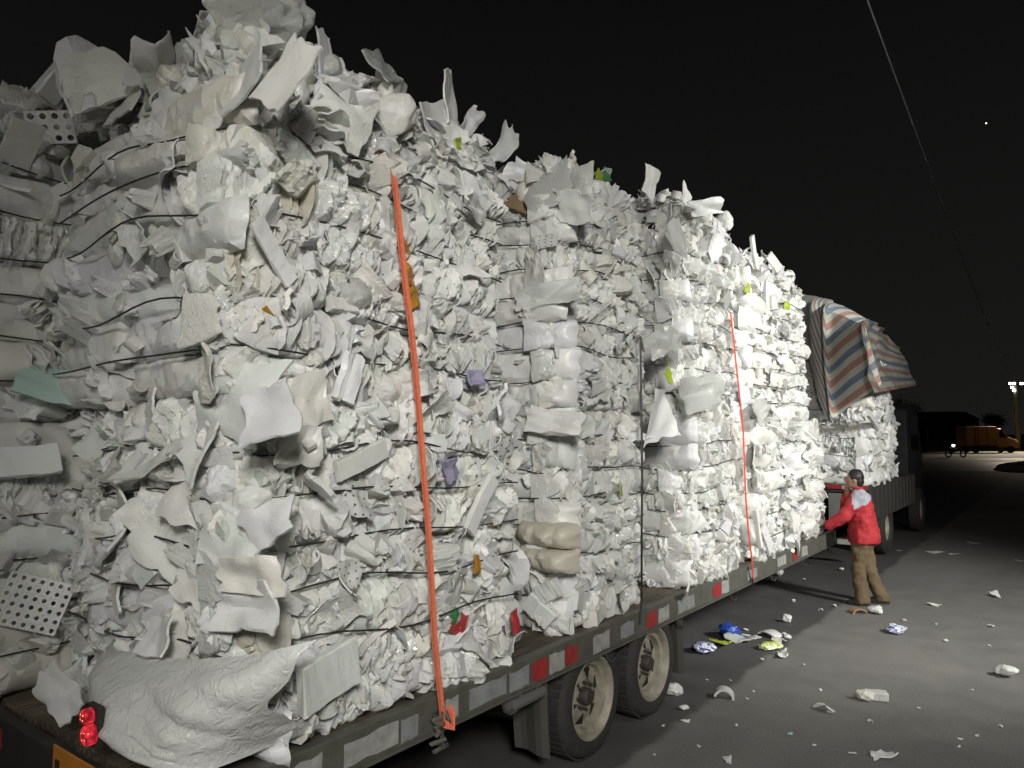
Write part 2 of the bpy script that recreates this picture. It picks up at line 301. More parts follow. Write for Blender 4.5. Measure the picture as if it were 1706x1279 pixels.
def print_mat(name, c1, c2, thr=.5, scale=22, rough=.3):
    m, nt, bs, out = newmat(name); L = nt.links; c = N(nt, 'ShaderNodeTexCoord'); nz = N(nt, 'ShaderNodeTexNoise'); nz.inputs['Scale'].default_value = scale; nz.inputs['Distortion'].default_value = 1.5; L.new(c.outputs['Object'], nz.inputs['Vector'])
    cr = N(nt, 'ShaderNodeValToRGB'); cr.color_ramp.interpolation = 'CONSTANT'; cr.color_ramp.elements[0].color = (*c1, 1); cr.color_ramp.elements[1].position = thr; cr.color_ramp.elements[1].color = (*c2, 1)
    L.new(nz.outputs['Fac'], cr.inputs[0]); L.new(cr.outputs[0], bs.inputs['Base Color']); bs.inputs['Roughness'].default_value = rough; return m
def tarp_mat(name, dirt, base=1.0):
    m, nt, bs, out = newmat(name); L = nt.links
    at = N(nt, 'ShaderNodeAttribute'); at.attribute_name = 'stripe'
    fr = N(nt, 'ShaderNodeMath', operation='FRACT'); L.new(at.outputs['Fac'], fr.inputs[0])
    cr = N(nt, 'ShaderNodeValToRGB'); cr.color_ramp.interpolation = 'CONSTANT'; e = cr.color_ramp.elements
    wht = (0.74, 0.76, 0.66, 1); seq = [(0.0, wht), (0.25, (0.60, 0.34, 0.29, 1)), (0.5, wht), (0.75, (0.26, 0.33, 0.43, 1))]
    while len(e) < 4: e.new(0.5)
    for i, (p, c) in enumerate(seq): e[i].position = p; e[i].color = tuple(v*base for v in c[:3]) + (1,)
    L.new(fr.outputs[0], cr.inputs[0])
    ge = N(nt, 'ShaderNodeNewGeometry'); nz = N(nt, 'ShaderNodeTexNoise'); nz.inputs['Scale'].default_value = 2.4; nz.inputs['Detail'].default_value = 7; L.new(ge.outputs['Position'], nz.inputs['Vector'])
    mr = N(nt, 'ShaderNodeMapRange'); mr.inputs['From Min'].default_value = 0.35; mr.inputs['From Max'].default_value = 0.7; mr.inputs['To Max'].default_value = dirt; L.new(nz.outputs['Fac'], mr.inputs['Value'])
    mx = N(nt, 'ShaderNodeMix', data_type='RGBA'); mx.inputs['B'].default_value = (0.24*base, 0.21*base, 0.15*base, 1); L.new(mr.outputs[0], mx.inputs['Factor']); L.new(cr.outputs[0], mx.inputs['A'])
    L.new(mx.outputs['Result'], bs.inputs['Base Color']); bs.inputs['Roughness'].default_value = 0.5
    n2 = N(nt, 'ShaderNodeTexNoise'); n2.inputs['Scale'].default_value = 22; L.new(ge.outputs['Position'], n2.inputs['Vector'])
    b = N(nt, 'ShaderNodeBump'); b.inputs['Strength'].default_value = 0.3; b.inputs['Distance'].default_value = 0.02; L.new(n2.outputs['Fac'], b.inputs['Height']); L.new(b.outputs[0], bs.inputs['Normal'])
    return m
M_TARP = tarp_mat('striped_tarp', 0.15, 1.1); M_TARPD = tarp_mat('dirty_shaded_tarp', 0.75, 0.36)  # second copy is dirtier, its stripe colours also darkened to stand for shade

# ================================================================== piece library
def grid_faces(nu, nv): return [(i*nv+j, (i+1)*nv+j, (i+1)*nv+j+1, i*nv+j+1) for i in range(nu-1) for j in range(nv-1)]
def solid(P, nu, nv, th):
    """thicken a grid of points (nu*nv,3) along its normals"""
    G = P.reshape(nu, nv, 3); du = np.gradient(G, axis=0); dv = np.gradient(G, axis=1); n = np.cross(du, dv); n /= np.linalg.norm(n, axis=2, keepdims=True) + 1e-9
    A = (G + n*th/2).reshape(-1, 3); B = (G - n*th/2).reshape(-1, 3); k = nu*nv; F = grid_faces(nu, nv)
    F = F + [tuple(reversed([i+k for i in f])) for f in F]
    bd = [i*nv for i in range(nu)] + [(nu-1)*nv+j for j in range(1, nv)] + [i*nv+nv-1 for i in range(nu-2, -1, -1)] + [j for j in range(nv-2, 0, -1)]
    for a, b in zip(bd, bd[1:]+bd[:1]): F.append((b, a, a+k, b+k))
    return np.vstack([A, B]), F
def tri(x): return np.abs((x % 1.0)*2-1)
def creases(X, Y, seed, n=5, f0=0.8, f1=2.6, vert=0.0):
    """sharp fold lines in several directions, 0..1"""
    r = random.Random(seed*13+5); S = 0; W = 0; wx = 0.25*(vn(X*1.3, Y*1.3, seed)-.5); wy = 0.25*(vn(Y*1.3, X*1.3, seed+2)-.5)
    for k in range(n):
        a = r.gauss(0, .55) if r.random() < vert else r.uniform(0, math.pi); f = f0*(f1/f0)**(k/max(1, n-1)); w = 1/(f**.8)
        S = S + w*tri(((X+wx)*math.cos(a) + (Y+wy)*math.sin(a))*f + r.random()); W += w
    return S/W
def cushion(seed, asp, smooth_, nu=22, nv=16):
    """a fold of foam squeezed between two wires: unit width, unit height, unit depth"""
    U, V = np.meshgrid(np.linspace(-1, 1, nu), np.linspace(-1, 1, nv), indexing='ij'); s = seed
    pu = 3 + 5*_tab[s % 64, 1]; pv = 2.2 + 2*_tab[s % 64, 2]
    mask = (1-np.abs(V)**pv)**0.6 * (1-np.abs(U)**pu)**0.5
    low = vn(U*1.1*asp, V*1.1, s)
    if smooth_:
        f = 0.16*ridge(U*1.2*asp + V*0.4, V*1.3, s+3) + 0.06*ridge(U*4*asp, V*1.0, s+5)
        Z = mask*(0.42+0.28*low+f*.7+0.42*creases(U*asp*.5, V*.5, s, 5, .5, 3.2))
    else:
        wv = U*asp*2.1 + 0.7*vn(U*2, V*2, s+9)
        f = 0.55*ridge(wv*1.3, V*0.8 + 0.2*U, s+3) + 0.30*ridge(wv*2.8 + V, V*2.2, s+5)
        Z = mask*(0.05+0.32*low+f*0.22+1.05*creases(U*asp*.9, V*.75, s, 6, .9, 4.6, .5))
    X = U*0.5*(1+0.10*(vn(U*2, V*2, s+11)-0.5)) + 0.05*(vn(V*2, U*1.0, s+13)-0.5)/max(asp, .5)
    Y = V*0.5*(1+0.14*(vn(U*2*asp, V, s+17)-0.5)) + 0.10*(vn(U*1.6*asp, 0*V, s+19)-0.5)*(1-0.4*np.abs(V))
    Z = Z - 0.25*(1-np.minimum(1, mask*3))
    return np.stack([X, Y, Z], -1).reshape(-1, 3), grid_faces(nu, nv)
def flap(seed, w, h, th, curl=1.0, nu=12, nv=9, torn=1.0, crease=1.0):
    r = random.Random(seed); U, V = np.meshgrid(np.linspace(0, 1, nu), np.linspace(0, 1, nv), indexing='ij')
    c = [np.array([(i-0.5)*w*(1+r.uniform(-.3, .3)*torn), (j-0.5)*h*(1+r.uniform(-.35, .35)*torn)]) for i in (0, 1) for j in (0, 1)]
    P2 = (c[0]*((1-U)*(1-V))[..., None] + c[1]*((1-U)*V)[..., None] + c[2]*(U*(1-V))[..., None] + c[3]*(U*V)[..., None])
    e = np.maximum(np.abs(2*U-1), np.abs(2*V-1))**4
    P2[..., 0] += e*(vn(V*5, U*5, seed)-0.5)*0.28*w*torn; P2[..., 1] += e*(vn(U*5, V*5, seed+31)-0.5)*0.28*h*torn
    x, y = P2[..., 0], P2[..., 1]
    a = r.uniform(0, math.pi); q = x*math.cos(a)+y*math.sin(a); k = curl*r.uniform(-3.2, 3.2)
    z = 0.5*k*q*q
    a2 = r.uniform(0, math.pi); q2 = x*math.cos(a2)+y*math.sin(a2) - r.uniform(-.2, .2)*w
    z = z + crease*r.uniform(-0.8, 0.8)*np.sqrt(q2*q2 + (0.01)**2)
    z = z + crease*0.16*w*(vn(U*2.6, V*2.6, seed+5)-0.5) + crease*0.30*w*(creases(U, V, seed+6, 4, .7, 2.6)-0.5)
    return solid(np.stack([x, y, z], -1).reshape(-1, 3), nu, nv, th)
def slab(seed, w, h, t, bend=0.4, nu=9):
    """a cut foam board or bar with square edges, slightly bent"""
    r = random.Random(seed); V = []; F = []; k = r.uniform(-bend, bend); sk = r.uniform(-.25, .25); b = min(t, h)*0.10
    ring = [(-h/2+b, -t/2), (h/2-b, -t/2), (h/2, -t/2+b), (h/2, t/2-b), (h/2-b, t/2), (-h/2+b, t/2), (-h/2, t/2-b), (-h/2, -t/2+b)]
    n = len(ring)
    for i in range(nu):
        u = i/(nu-1)-0.5; tw = r.uniform(-.02, .02); bite = 1.0
        for y, z in ring:
            xx = u*w + (sk*y if i in (0, nu-1) else sk*y) + (r.uniform(-.04, .04)*h if i in (0, nu-1) else 0)
            V.append((xx, y*bite + r.uniform(-.03, .03)*h, z + k*u*u*w + tw*y + r.uniform(-.05, .05)*t))
    for i in range(nu-1):
        for j in range(n): F.append((i*n+j, i*n+(j+1) % n, (i+1)*n+(j+1) % n, (i+1)*n+j))
    F.append(tuple(range(n-1, -1, -1))); F.append(tuple((nu-1)*n+j for j in range(n)))
    return np.array(V), F
_ico = {}
def ico(sub):
    if sub not in _ico:
        bm = bmesh.new(); bmesh.ops.create_icosphere(bm, subdivisions=sub, radius=1.0); bm.verts.ensure_lookup_table()
        _ico[sub] = (np.array([v.co[:] for v in bm.verts]), [tuple(v.index for v in f.verts) for f in bm.faces]); bm.free()
    return _ico[sub]
def chunk(seed, sub=2, rough=0.5):
    V, F = ico(sub); r = np.random.default_rng(seed); D = np.ones(len(V))
    for _ in range(9):
        n = r.normal(size=3); n /= np.linalg.norm(n); d = r.uniform(0.45, 0.9); pr = V@n
        D = np.minimum(D, np.where(pr > 1e-3, d/np.maximum(pr, 1e-3), 9))
    P = V*D[:, None]; P = P + rough*0.12*(r.random(P.shape)-0.5)
    return P*np.array([1.0, r.uniform(.5, .9), r.uniform(.45, .8)])*0.5, F
def crumple(seed, sub=4, lo=0.5, hi=1.0):
    V, F = ico(sub); r = np.random.default_rng(seed); S = 0; W = 0
    for k in range(9):
        d = r.normal(size=3); d /= np.linalg.norm(d); f = 0.45*1.28**k; w = f**-.75; S = S + w*tri((V@d)*f + r.random()); W += w
    D = lo + (hi-lo)*1.25*(S/W) + 0.25*vn(V[:, 0]*1.5+5, V[:, 1]*1.5+V[:, 2], seed)
    return V*D[:, None]*0.5*np.array([1, r.uniform(.6, 1), r.uniform(.5, .85)]), F
def pleats(seed, n):
    """edges of several thin sheets pressed side by side"""
    r = random.Random(seed); V = []; F = []; x = -.5
    for k in range(n):
        nu, nv = 9, 5; U, Q = np.meshgrid(np.linspace(-.5, .5, nu), np.linspace(0, 1, nv), indexing='ij'); w = 1/n
        X = x + w*.5 + w*1.6*(creases(U*1.5, Q*.8, seed*7+k, 3, .8, 2.2)-.5) + r.uniform(-.6, .6)*w*U*2 + r.gauss(0, .8)*w*Q; Y = U*(.85+r.uniform(-.2, .4)) + r.uniform(-.12, .12)
        Z = Q*(.55+.75*r.random())*(1-np.abs(2*U)**4*.6) + .22*Q*(vn(U*6, Q, seed+k)-.5) - .15
        a, f = solid(np.stack([X, Y, Z], -1).reshape(-1, 3), nu, nv, w*r.uniform(.12, .34)); m0 = len(V); V += list(a); F += [tuple(i+m0 for i in q) for q in f]; x += w
    return np.array(V), F
def curl(seed, w, rad, ang, th):
    r = random.Random(seed); nu, nv = 14, 5; U, V = np.meshgrid(np.linspace(0, 1, nu), np.linspace(-.5, .5, nv), indexing='ij')
    A = U*ang; rr = rad*(1+0.5*U*r.uniform(-1, 1)) ; x = rr*np.cos(A); z = rr*np.sin(A); y = V*w*(1+0.3*(vn(U*3, V*3, seed)-.5)) + 0.2*w*(vn(U*2, 0*V, seed+3)-.5)
    return solid(np.stack([x, y, z], -1).reshape(-1, 3), nu, nv, th)
def perforated(nx, ny, cell, hole, th, bend):
    """foam board with round punched holes, real openings"""
    V = []; F = []; n = 8; T = []
    for i in range(nx):
        for j in range(ny):
            cx, cy = (i-nx/2+.5)*cell, (j-ny/2+.5)*cell; b = len(V)
            for side in (1, -1):
                for k in range(n):
                    a = 2*math.pi*k/n; m = max(abs(math.cos(a)), abs(math.sin(a)))
                    V.append((cx+cell/2*math.cos(a)/m, cy+cell/2*math.sin(a)/m, side*th/2))
                for k in range(n):
                    a = 2*math.pi*k/n; V.append((cx+hole*math.cos(a), cy+hole*math.sin(a), side*th/2))
            for k in range(n):
                k2 = (k+1) % n
                F += [(b+k, b+k2, b+n+k2, b+n+k), (b+2*n+k2, b+2*n+k, b+3*n+k, b+3*n+k2), (b+n+k, b+n+k2, b+3*n+k2, b+3*n+k), (b+k2, b+k, b+2*n+k, b+2*n+k2)]
    V = np.array(V); V[:, 2] += bend*V[:, 0]**2 + 0.5*bend*V[:, 0]*V[:, 1]
    return V, F

LIB = {}
def lib(kind, items): LIB[kind] = items
def rr(a, b): return random.uniform(a, b)
lib('wide', [mesh('foam_fold', *cushion(100+i, 4.0, True, 34, 13), M_SMOOTH, True) for i in range(14)])
lib('mid', [mesh('foam_fold', *cushion(200+i, 1.5, i % 4 == 0, 28, 18), M_FOAM, True) for i in range(22)])
lib('narrow', [mesh('foam_fold', *cushion(300+i, 0.8, False, 20, 20), M_FOAM, True) for i in range(26)])
lib('sheet', [mesh('foam_sheet', *flap(400+i, 0.24, rr(.14, .24), rr(.004, .010)), (M_FOAM, M_SMOOTH, M_GLOSS, M_FOAM)[i % 4], True) for i in range(34)])
lib('thick', [mesh('foam_sheet', *flap(480+i, 0.24, rr(.12, .2), rr(.016, .03), 0.9, torn=0.6), M_SMOOTH, False) for i in range(16)])
lib('bigsheet', [mesh('foam_sheet', *flap(520+i, 0.5, rr(.3, .45), rr(.006, .012), 0.55, 18, 14, 0.8, 0.45), M_SMOOTH, True) for i in range(14)])
lib('bar', [mesh('foam_bar', *slab(560+i, 0.26, rr(.03, .06), rr(.02, .035), 0.8), M_SMOOTH, False) for i in range(14)])
lib('block', [mesh('foam_block', *slab(600+i, 0.20, rr(.09, .14), rr(.04, .08), 0.25), M_SMOOTH, False) for i in range(12)])
lib('chunk', [mesh('foam_chunk', *chunk(640+i), M_FOAM, False) for i in range(16)])
lib('film', [mesh('plastic_film', *crumple(680+i), M_GLOSS if i % 3 else M_FILM, True) for i in range(10)])
lib('wad', [mesh('crumpled_foam', *crumple(700+i), M_FOAM, True) for i in range(16)])
lib('pleat', [mesh('pressed_sheets', *pleats(740+i, 4+i % 5), M_FOAM if i % 3 else M_SMOOTH, True) for i in range(22)])
lib('curl', [mesh('foam_curl', *curl(720+i, rr(.06, .14), rr(.03, .06), rr(2.5, 4.6), rr(.006, .014)), M_FOAM, True) for i in range(12)])
lib('dotted', [mesh('dotted_sheet', *flap(760+i, 0.24, rr(.14, .2), .014, 0.6, torn=0.5, crease=0.4), M_DOT, True) for i in range(4)])
NAME = {'wide': 'foam_fold', 'mid': 'foam_fold', 'narrow': 'foam_fold', 'sheet': 'foam_sheet', 'thick': 'thick_foam_sheet', 'bigsheet': 'foam_sheet', 'bar': 'foam_bar', 'block': 'foam_block', 'chunk': 'foam_chunk', 'film': 'plastic_film', 'wad': 'crumpled_foam', 'curl': 'foam_curl', 'pleat': 'pressed_sheets', 'dotted': 'dotted_foam_sheet'}
# low-poly scraps for the countless small bits between the pieces
BITS = [flap(800+i, 1.0, rr(.5, .95), 0.035, 0.5, 8, 6, 1.4, 1.2) for i in range(26)] + [chunk(830+i, 2) for i in range(3)] + [cushion(850+i, 0.9, False, 9, 8) for i in range(14)] + [curl(870+i, 0.8, 0.4, rr(2, 4), 0.06) for i in range(6)] + [crumple(880+i, 2) for i in range(6)]

def frame(Rv, Uv, Nv, roll=0, tx=0, ty=0):
    M = Matrix((Rv, Uv, Nv)).transposed()
    return M @ Euler((tx, ty, roll), 'XYZ').to_matrix()
def place(parent, kind, P, F3, s, mat=None, name=None, idx=None, me=None):
    me = me or (LIB[kind][idx] if idx is not None else random.choice(LIB[kind]))
    M = Matrix.Translation(P) @ F3.to_4x4() @ Matrix.Diagonal((*s, 1))
    return link(name or NAME[kind], me, parent, M, mat)

EX, EY, EZ = Vector((1, 0, 0)), Vector((0, 1, 0)), Vector((0, 0, 1))
SIDE = (EY, EZ, EX)              # right, up, out: face seen from the yard
REAR = (EX, EZ, -EY)             # face at the tail

def wave(p, t, H): return (.024*math.sin(2.6*(p.x-p.y)+t*1.3) + .012*math.sin(6.1*(p.x-p.y)+t*4))*min(1, t/.25)*min(1, max(0, H-t)/.25+.3)
def face_pieces(root, O, fr, Lf, Hf, bands, style, flaps, bitsV, bitsF, seed, bulge=0.05, density=230, wires=None, spare=()):
    """cover one bale face: a row of squeezed folds for every band between wires, then loose flaps, then small bits"""
    Rv, Uv, Nv = fr; r = random
    def pt(s, t, off):
        b = bulge*math.sin(math.pi*min(1, max(0, s/Lf)))*math.sin(math.pi*min(1, max(0, t/Hf))) + 0.07*(float(vn(s*1.7, t*1.7, seed))-0.5)
        e = max(0.0, 1-s/.2, 1-(Lf-s)/.2); b -= .07*min(1.2, e)**2      # rounded corners
        p = O + Rv*s + Uv*t + Nv*(b+off); p.z += wave(p, t, Hf); return p
    for bi in range(len(bands)-1):
        z0, z1 = bands[bi], bands[bi+1]; h = z1-z0; s = -0.03 + r.uniform(-.1, 0)
        while s < Lf:
            st = style(s/Lf, (z0+z1)/2/Hf) if callable(style) else style
            if st == 'wide': w = r.uniform(.7, 1.2); k = 'wide'; d = r.uniform(.07, .11)
            elif st == 'mid': w = r.uniform(.13, .32); k = 'mid'; d = r.uniform(.08, .14)
            else: w = r.uniform(.06, .16); k = 'narrow'; d = r.uniform(.08, .15)
            if k != 'wide' and r.random() < 0.07: k = 'wad'
            elif k == 'narrow' and r.random() < 0.45: k = 'pleat'; w = r.uniform(.08, .2)
            if k == 'wide' and Lf - s < .36: k = r.choice(['narrow', 'pleat', 'narrow']); w = r.uniform(.07, .16); d = r.uniform(.08, .14)
            w = min(w, Lf - s + 0.08)
            if w < 0.05: break
            c = pt(s+w/2, (z0+z1)/2 + r.uniform(-.012, .012), -0.035)
            tl = r.uniform(-.10, .10) if k != 'wide' else r.uniform(-.03, .03)
            f3 = frame(Rv, Uv, Nv, tl + (math.pi if r.random() < .5 else 0), r.uniform(-.12, .12), r.uniform(-.12, .12))
            sc = (w*1.16, h*1.16, d*1.15) if k != 'wad' else (w*1.2, h*1.2, 0.17)
            mat = None
            q = r.random()
            if k == 'wide': mat = M_BEIGE if q < .015 else None
            elif q < 0.05: mat = M_GREY
            elif q < 0.062: mat = M_BEIGE
            elif k in ('mid', 'narrow') and q < 0.18: mat = M_GLOSS
            place(root, k, c, f3, sc, mat); s += w
    n = int(flaps*1.2*Lf*Hf)
    kinds = ['sheet']*13 + ['pleatbit']*4 + ['thick']*3 + ['bar']*2 + ['block']*2 + ['chunk']*1 + ['film']*4 + ['wad']*3 + ['curl']*4 + ['dotted']*1
    for _ in range(n):
        s, t = r.uniform(0, Lf), r.uniform(0.02, Hf-0.02); k = r.choice(kinds); sc = r.uniform(.4, 1.1)
        if k == 'pleatbit':
            z = r.uniform(.09, .18); place(root, 'pleat', pt(s, t, r.uniform(0, .03)), frame(Rv, Uv, Nv, r.uniform(0, 6.3), r.uniform(-.4, .4), r.uniform(-.4, .4)), (z, z, z*.8)); continue
        if k in ('chunk', 'film', 'wad'):
            z = r.uniform(.09, .2); c = pt(s, t, r.uniform(.0, .06)); f3 = frame(Rv, Uv, Nv, r.uniform(0, 6.3), r.uniform(-.6, .6), r.uniform(-.6, .6)); place(root, k, c, f3, (z, z, z))
        else:
            c = pt(s, t, r.uniform(.035, .085)); tilt = 0.6 if k != 'block' else 0.35
            f3 = frame(Rv, Uv, Nv, r.uniform(0, 6.3), r.gauss(0, tilt*.6), r.gauss(0, tilt*.6)); place(root, k, c, f3, (sc, sc*r.uniform(.8, 1.15), sc), r.choice([M_PURP, M_TEAL, M_LIME, M_YEL, M_BROWN, M_BEIGE, M_BEIGE]) if r.random() < .03 and sc < .6 else None)
    # small bits
    nb = int(density*.6*Lf*Hf)
    for _ in range(nb):
        V, F = r.choice(BITS); z = r.uniform(.05, .115)*(1.5 if r.random() < .12 else 1)
        s, t = r.uniform(-.02, Lf+.02), r.uniform(0, Hf)
        c = pt(s, t, r.uniform(.0, .075)); f3 = np.array(frame(Rv, Uv, Nv, r.uniform(0, 6.3), r.gauss(0, .7), r.gauss(0, .7)))
        n0 = bitsF['n']; bitsV.append((V*z) @ f3.T + np.array(c)); bitsF['f'] += [tuple(i+n0 for i in f) for f in F]; bitsF['n'] += len(V)

def bale(label, X0, X1, Y0, Y1, Z0, Z1, nb, side_style, rear_style, flaps=16, top=0.0, group=None, density=230, rear=True, topn=60, seed=1, wires=True, rearflaps=None, reardens=None):
    """X0 outer side face, X1 inner; Y0 tail face, Y1 forward"""
    root = thing('foam_bale', label, 'bale', ((X0+X1)/2, (Y0+Y1)/2, Z0), group)
    H = Z1-Z0; bands = [0.0]
    for i in range(nb): bands.append(bands[-1] + H/nb*random.uniform(.85, 1.15))
    k = H/bands[-1]; bands = [b*k for b in bands]
    # inner packed mass
    nx, ny, nz = 8, 8, 10; V = []; F = []
    bm = bmesh.new(); bmesh.ops.create_cube(bm, size=1.0); bmesh.ops.subdivide_edges(bm, edges=bm.edges[:], cuts=7, use_grid_fill=True)
    for v in bm.verts:
        p = v.co.copy(); cr_ = abs(p.x) > .4 and abs(p.y) > .4; p.x *= .90 if cr_ else 1; p.y *= .92 if cr_ else 1; q = 0.05*(float(vn(p.x*5+p.z*4, p.y*5+p.z*3, seed))-.5)
        v.co = Vector(((X0+X1)/2 + p.x*(abs(X1-X0)-.05) + q, (Y0+Y1)/2 + p.y*(Y1-Y0-.05) + q, (Z0+Z1)/2 + p.z*(H-.01)))
    me = bpy.data.meshes.new('packed_core'); bm.to_mesh(me); bm.free(); me.materials.append(M_GREY); link('packed_core', me, root)
    bV = []; bF = {'n': 0, 'f': []}
    face_pieces(root, Vector((X0, Y0, Z0)), SIDE, Y1-Y0, H, bands, side_style, flaps, bV, bF, seed, density=density)
    if rear: face_pieces(root, Vector((X1, Y0, Z0)), REAR, X0-X1, H, bands, rear_style, rearflaps if rearflaps is not None else flaps, bV, bF, seed+11, density=reardens or density)
    # scraps bunched along the tail corner and the forward corner
    for cy, nrm in ((Y0, Vector((.7, -.7, 0))), (Y1, Vector((.8, .6, 0)))):
        for b in range(nb):
            for _ in range(2):
                c = Vector((X0-.03, cy + (0.02 if cy == Y0 else -.02), Z0 + random.uniform(bands[b], bands[b+1]))) + nrm*0.02
                kk = random.choice(['wad', 'wad', 'chunk', 'sheet', 'curl']); z = random.uniform(.10, .19) if kk in ('wad', 'chunk') else random.uniform(.5, .9)
                f3 = frame(Vector((-nrm.y, nrm.x, 0)), EZ, nrm, random.uniform(0, 6.3), random.gauss(0, .4), random.gauss(0, .4)); place(root, kk, c, f3, (z, z, z))
    # wires pulled tight round the bale
    if wires:
        for b in bands[1:-1]:
            if random.random() < 0.08: continue
            pts = []; z = Z0+b; n = 14; off = 0.084
            def wob(a): return 0.012*math.sin(a*9+b*20)
            if rear:
                for i in range(n): 
                    s = i/(n-1); pts.append(Vector((X1+(X0-X1)*s, Y0-off-0.045*math.sin(math.pi*s)*math.sin(math.pi*b/H)+(.06*max(0, (s-.9)/.1)), z+wob(s))))
            for i in range(n):
                s = i/(n-1); pts.append(Vector((X0+off+0.045*math.sin(math.pi*s)*math.sin(math.pi*b/H)-.06*max(0, 1-s/.1), Y0+(Y1-Y0)*s, z+wob(s+2) + 0.01)))
            for p in pts: p.z += wave(p, b, H)
            m = MB().tube(pts, 0.0044, 6); link('baling_wire', mesh('baling_wire', m.V, m.F, M_WIRE, True), root)
    # loose sheets crowning the top
    if top > 0:
        for _ in range(topn):
            x = random.uniform(X1+.1, X0-.02); y = random.uniform(Y0, Y1); e = min(1, min(X0-x, y-Y0+.1, Y1-y+.1, .5)/.5)
            hh = top*(0.35+0.65*e)*random.uniform(.1, 1); kk = random.choice(['bigsheet', 'sheet', 'sheet', 'sheet', 'thick', 'film', 'wad', 'wad', 'curl', 'pleat'])
            z = random.uniform(.16, .34) if kk in ('film', 'wad', 'chunk', 'pleat') else random.uniform(.7, 1.5) if kk != 'bigsheet' else random.uniform(.5, .95)
            f3 = frame(EX, EY, EZ, random.uniform(0, 6.3), random.gauss(0, .8), random.gauss(0, .8)); place(root, kk, Vector((x, y, Z1+hh)), f3, (z, z, z))
        for _ in range(int(topn*.7)):      # standing torn edges along the rim
            onrear = random.random() < .35 and rear
            x, y = (random.uniform(X1, X0), Y0+random.uniform(0, .15)) if onrear else (X0-random.uniform(0, .2), random.uniform(Y0, Y1))
            kk = random.choice(['bigsheet', 'sheet', 'sheet', 'sheet', 'thick', 'wad', 'curl']); z = random.uniform(.5, 1.05) if kk not in ('bigsheet', 'wad') else random.uniform(.35, .6) if kk == 'bigsheet' else random.uniform(.15, .28)
            out = -EY if onrear else EX
            f3 = frame(Vector((-out.y, out.x, 0)), EZ, out, random.gauss(0, .7), random.gauss(0.2, .5), random.gauss(0, .5)); place(root, kk, Vector((x, y, Z1+random.uniform(0, top*.75))), f3, (z, z, z))
        core = MB(); n = 9; Vv = []; 
        for i in range(n):
            for j in range(n):
                u, v = i/(n-1), j/(n-1); e = min(1, 3*min(u, 1-u, v, 1-v))
                Vv.append((X1+(X0-X1)*(.03+.94*u), Y0+(Y1-Y0)*(.03+.94*v), Z1-.05+top*.75*e*(0.6+.4*float(vn(u*4, v*4, seed)))))
        link('loose_top_core', mesh('loose_top_core', Vv, grid_faces(n, n), M_GREY, True), root)
        tV = bV
        for _ in range(int(260*(Y1-Y0))):
            V, F = random.choice(BITS); z = random.uniform(.07, .17); x = X0-abs(random.gauss(0, .35)); y = random.uniform(Y0, Y1)
            if x < X1: continue
            e = min(1, min(X0-x+.05, y-Y0+.1, .4)/.4)
            c = np.array([x, y, Z1+top*(.25+.8*e)*random.uniform(.3, 1)]); f3 = np.array(frame(EX, EY, EZ, random.uniform(0, 6.3), random.gauss(0, .9), random.gauss(0, .9)))
            n0 = bF['n']; bV.append((V*z)@f3.T + c); bF['f'] += [tuple(i+n0 for i in f) for f in F]; bF['n'] += len(V)
    me = mesh('small_scraps', np.vstack(bV), bF['f'], M_MIX, False); o = link('small_scraps', me, root); o['kind'] = 'stuff'
    return root

# ================================================================== ground
DECK = 0.82
def sheet(name, x0, x1, y0, y1, z, mat, n=1):
    V = [(x0+(x1-x0)*i/n, y0+(y1-y0)*j/n, z) for i in range(n+1) for j in range(n+1)]
    return link(name, mesh(name, V, grid_faces(n+1, n+1), mat))
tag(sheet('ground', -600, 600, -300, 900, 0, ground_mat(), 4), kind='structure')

# ================================================================== trailer
RAILX = 0.0; REARY = 1.43; FRONTY = 10.55; LEFTX = -2.95
tr = thing('flatbed_trailer', 'loaded flatbed trailer with worn timber deck and red and white taped steel side rail', 'trailer', (-1.4, 6, 0))
pw = 0.21
for i in range(14):
    x1 = -0.065 - i*pw; segs = [REARY+.05, 3.9+random.uniform(-.4, .4), 7.2+random.uniform(-.4, .4), FRONTY-.05]
    for a, b in zip(segs, segs[1:]):
        m = MB().box(x1-pw+.008, x1, a+.004, b-.004, DECK-.045+random.uniform(-.003, 0), DECK+random.uniform(-.005, .004))
        m.build('deck_plank', M_WOOD, tr)
rail = MB().box(-.062, 0, REARY, FRONTY, .665, .835).build('side_rail', M_STEEL, tr, bevel=.006)
MB().box(-.08, .012, REARY, FRONTY, .655, .672).build('rail_lip', M_STEEL, tr)
MB().box(LEFTX, LEFTX+.062, REARY, FRONTY, .665, .835).build('side_rail', M_STEEL, tr, bevel=.006)
rearb = MB().box(LEFTX, 0, REARY-.06, REARY-.002, .60, .83).build('rear_beam', M_DARKSTEEL, tr, bevel=.006)
MB().box(LEFTX, 0, FRONTY+.002, FRONTY+.06, .66, .83).build('front_beam', M_DARKSTEEL, tr, bevel=.006)
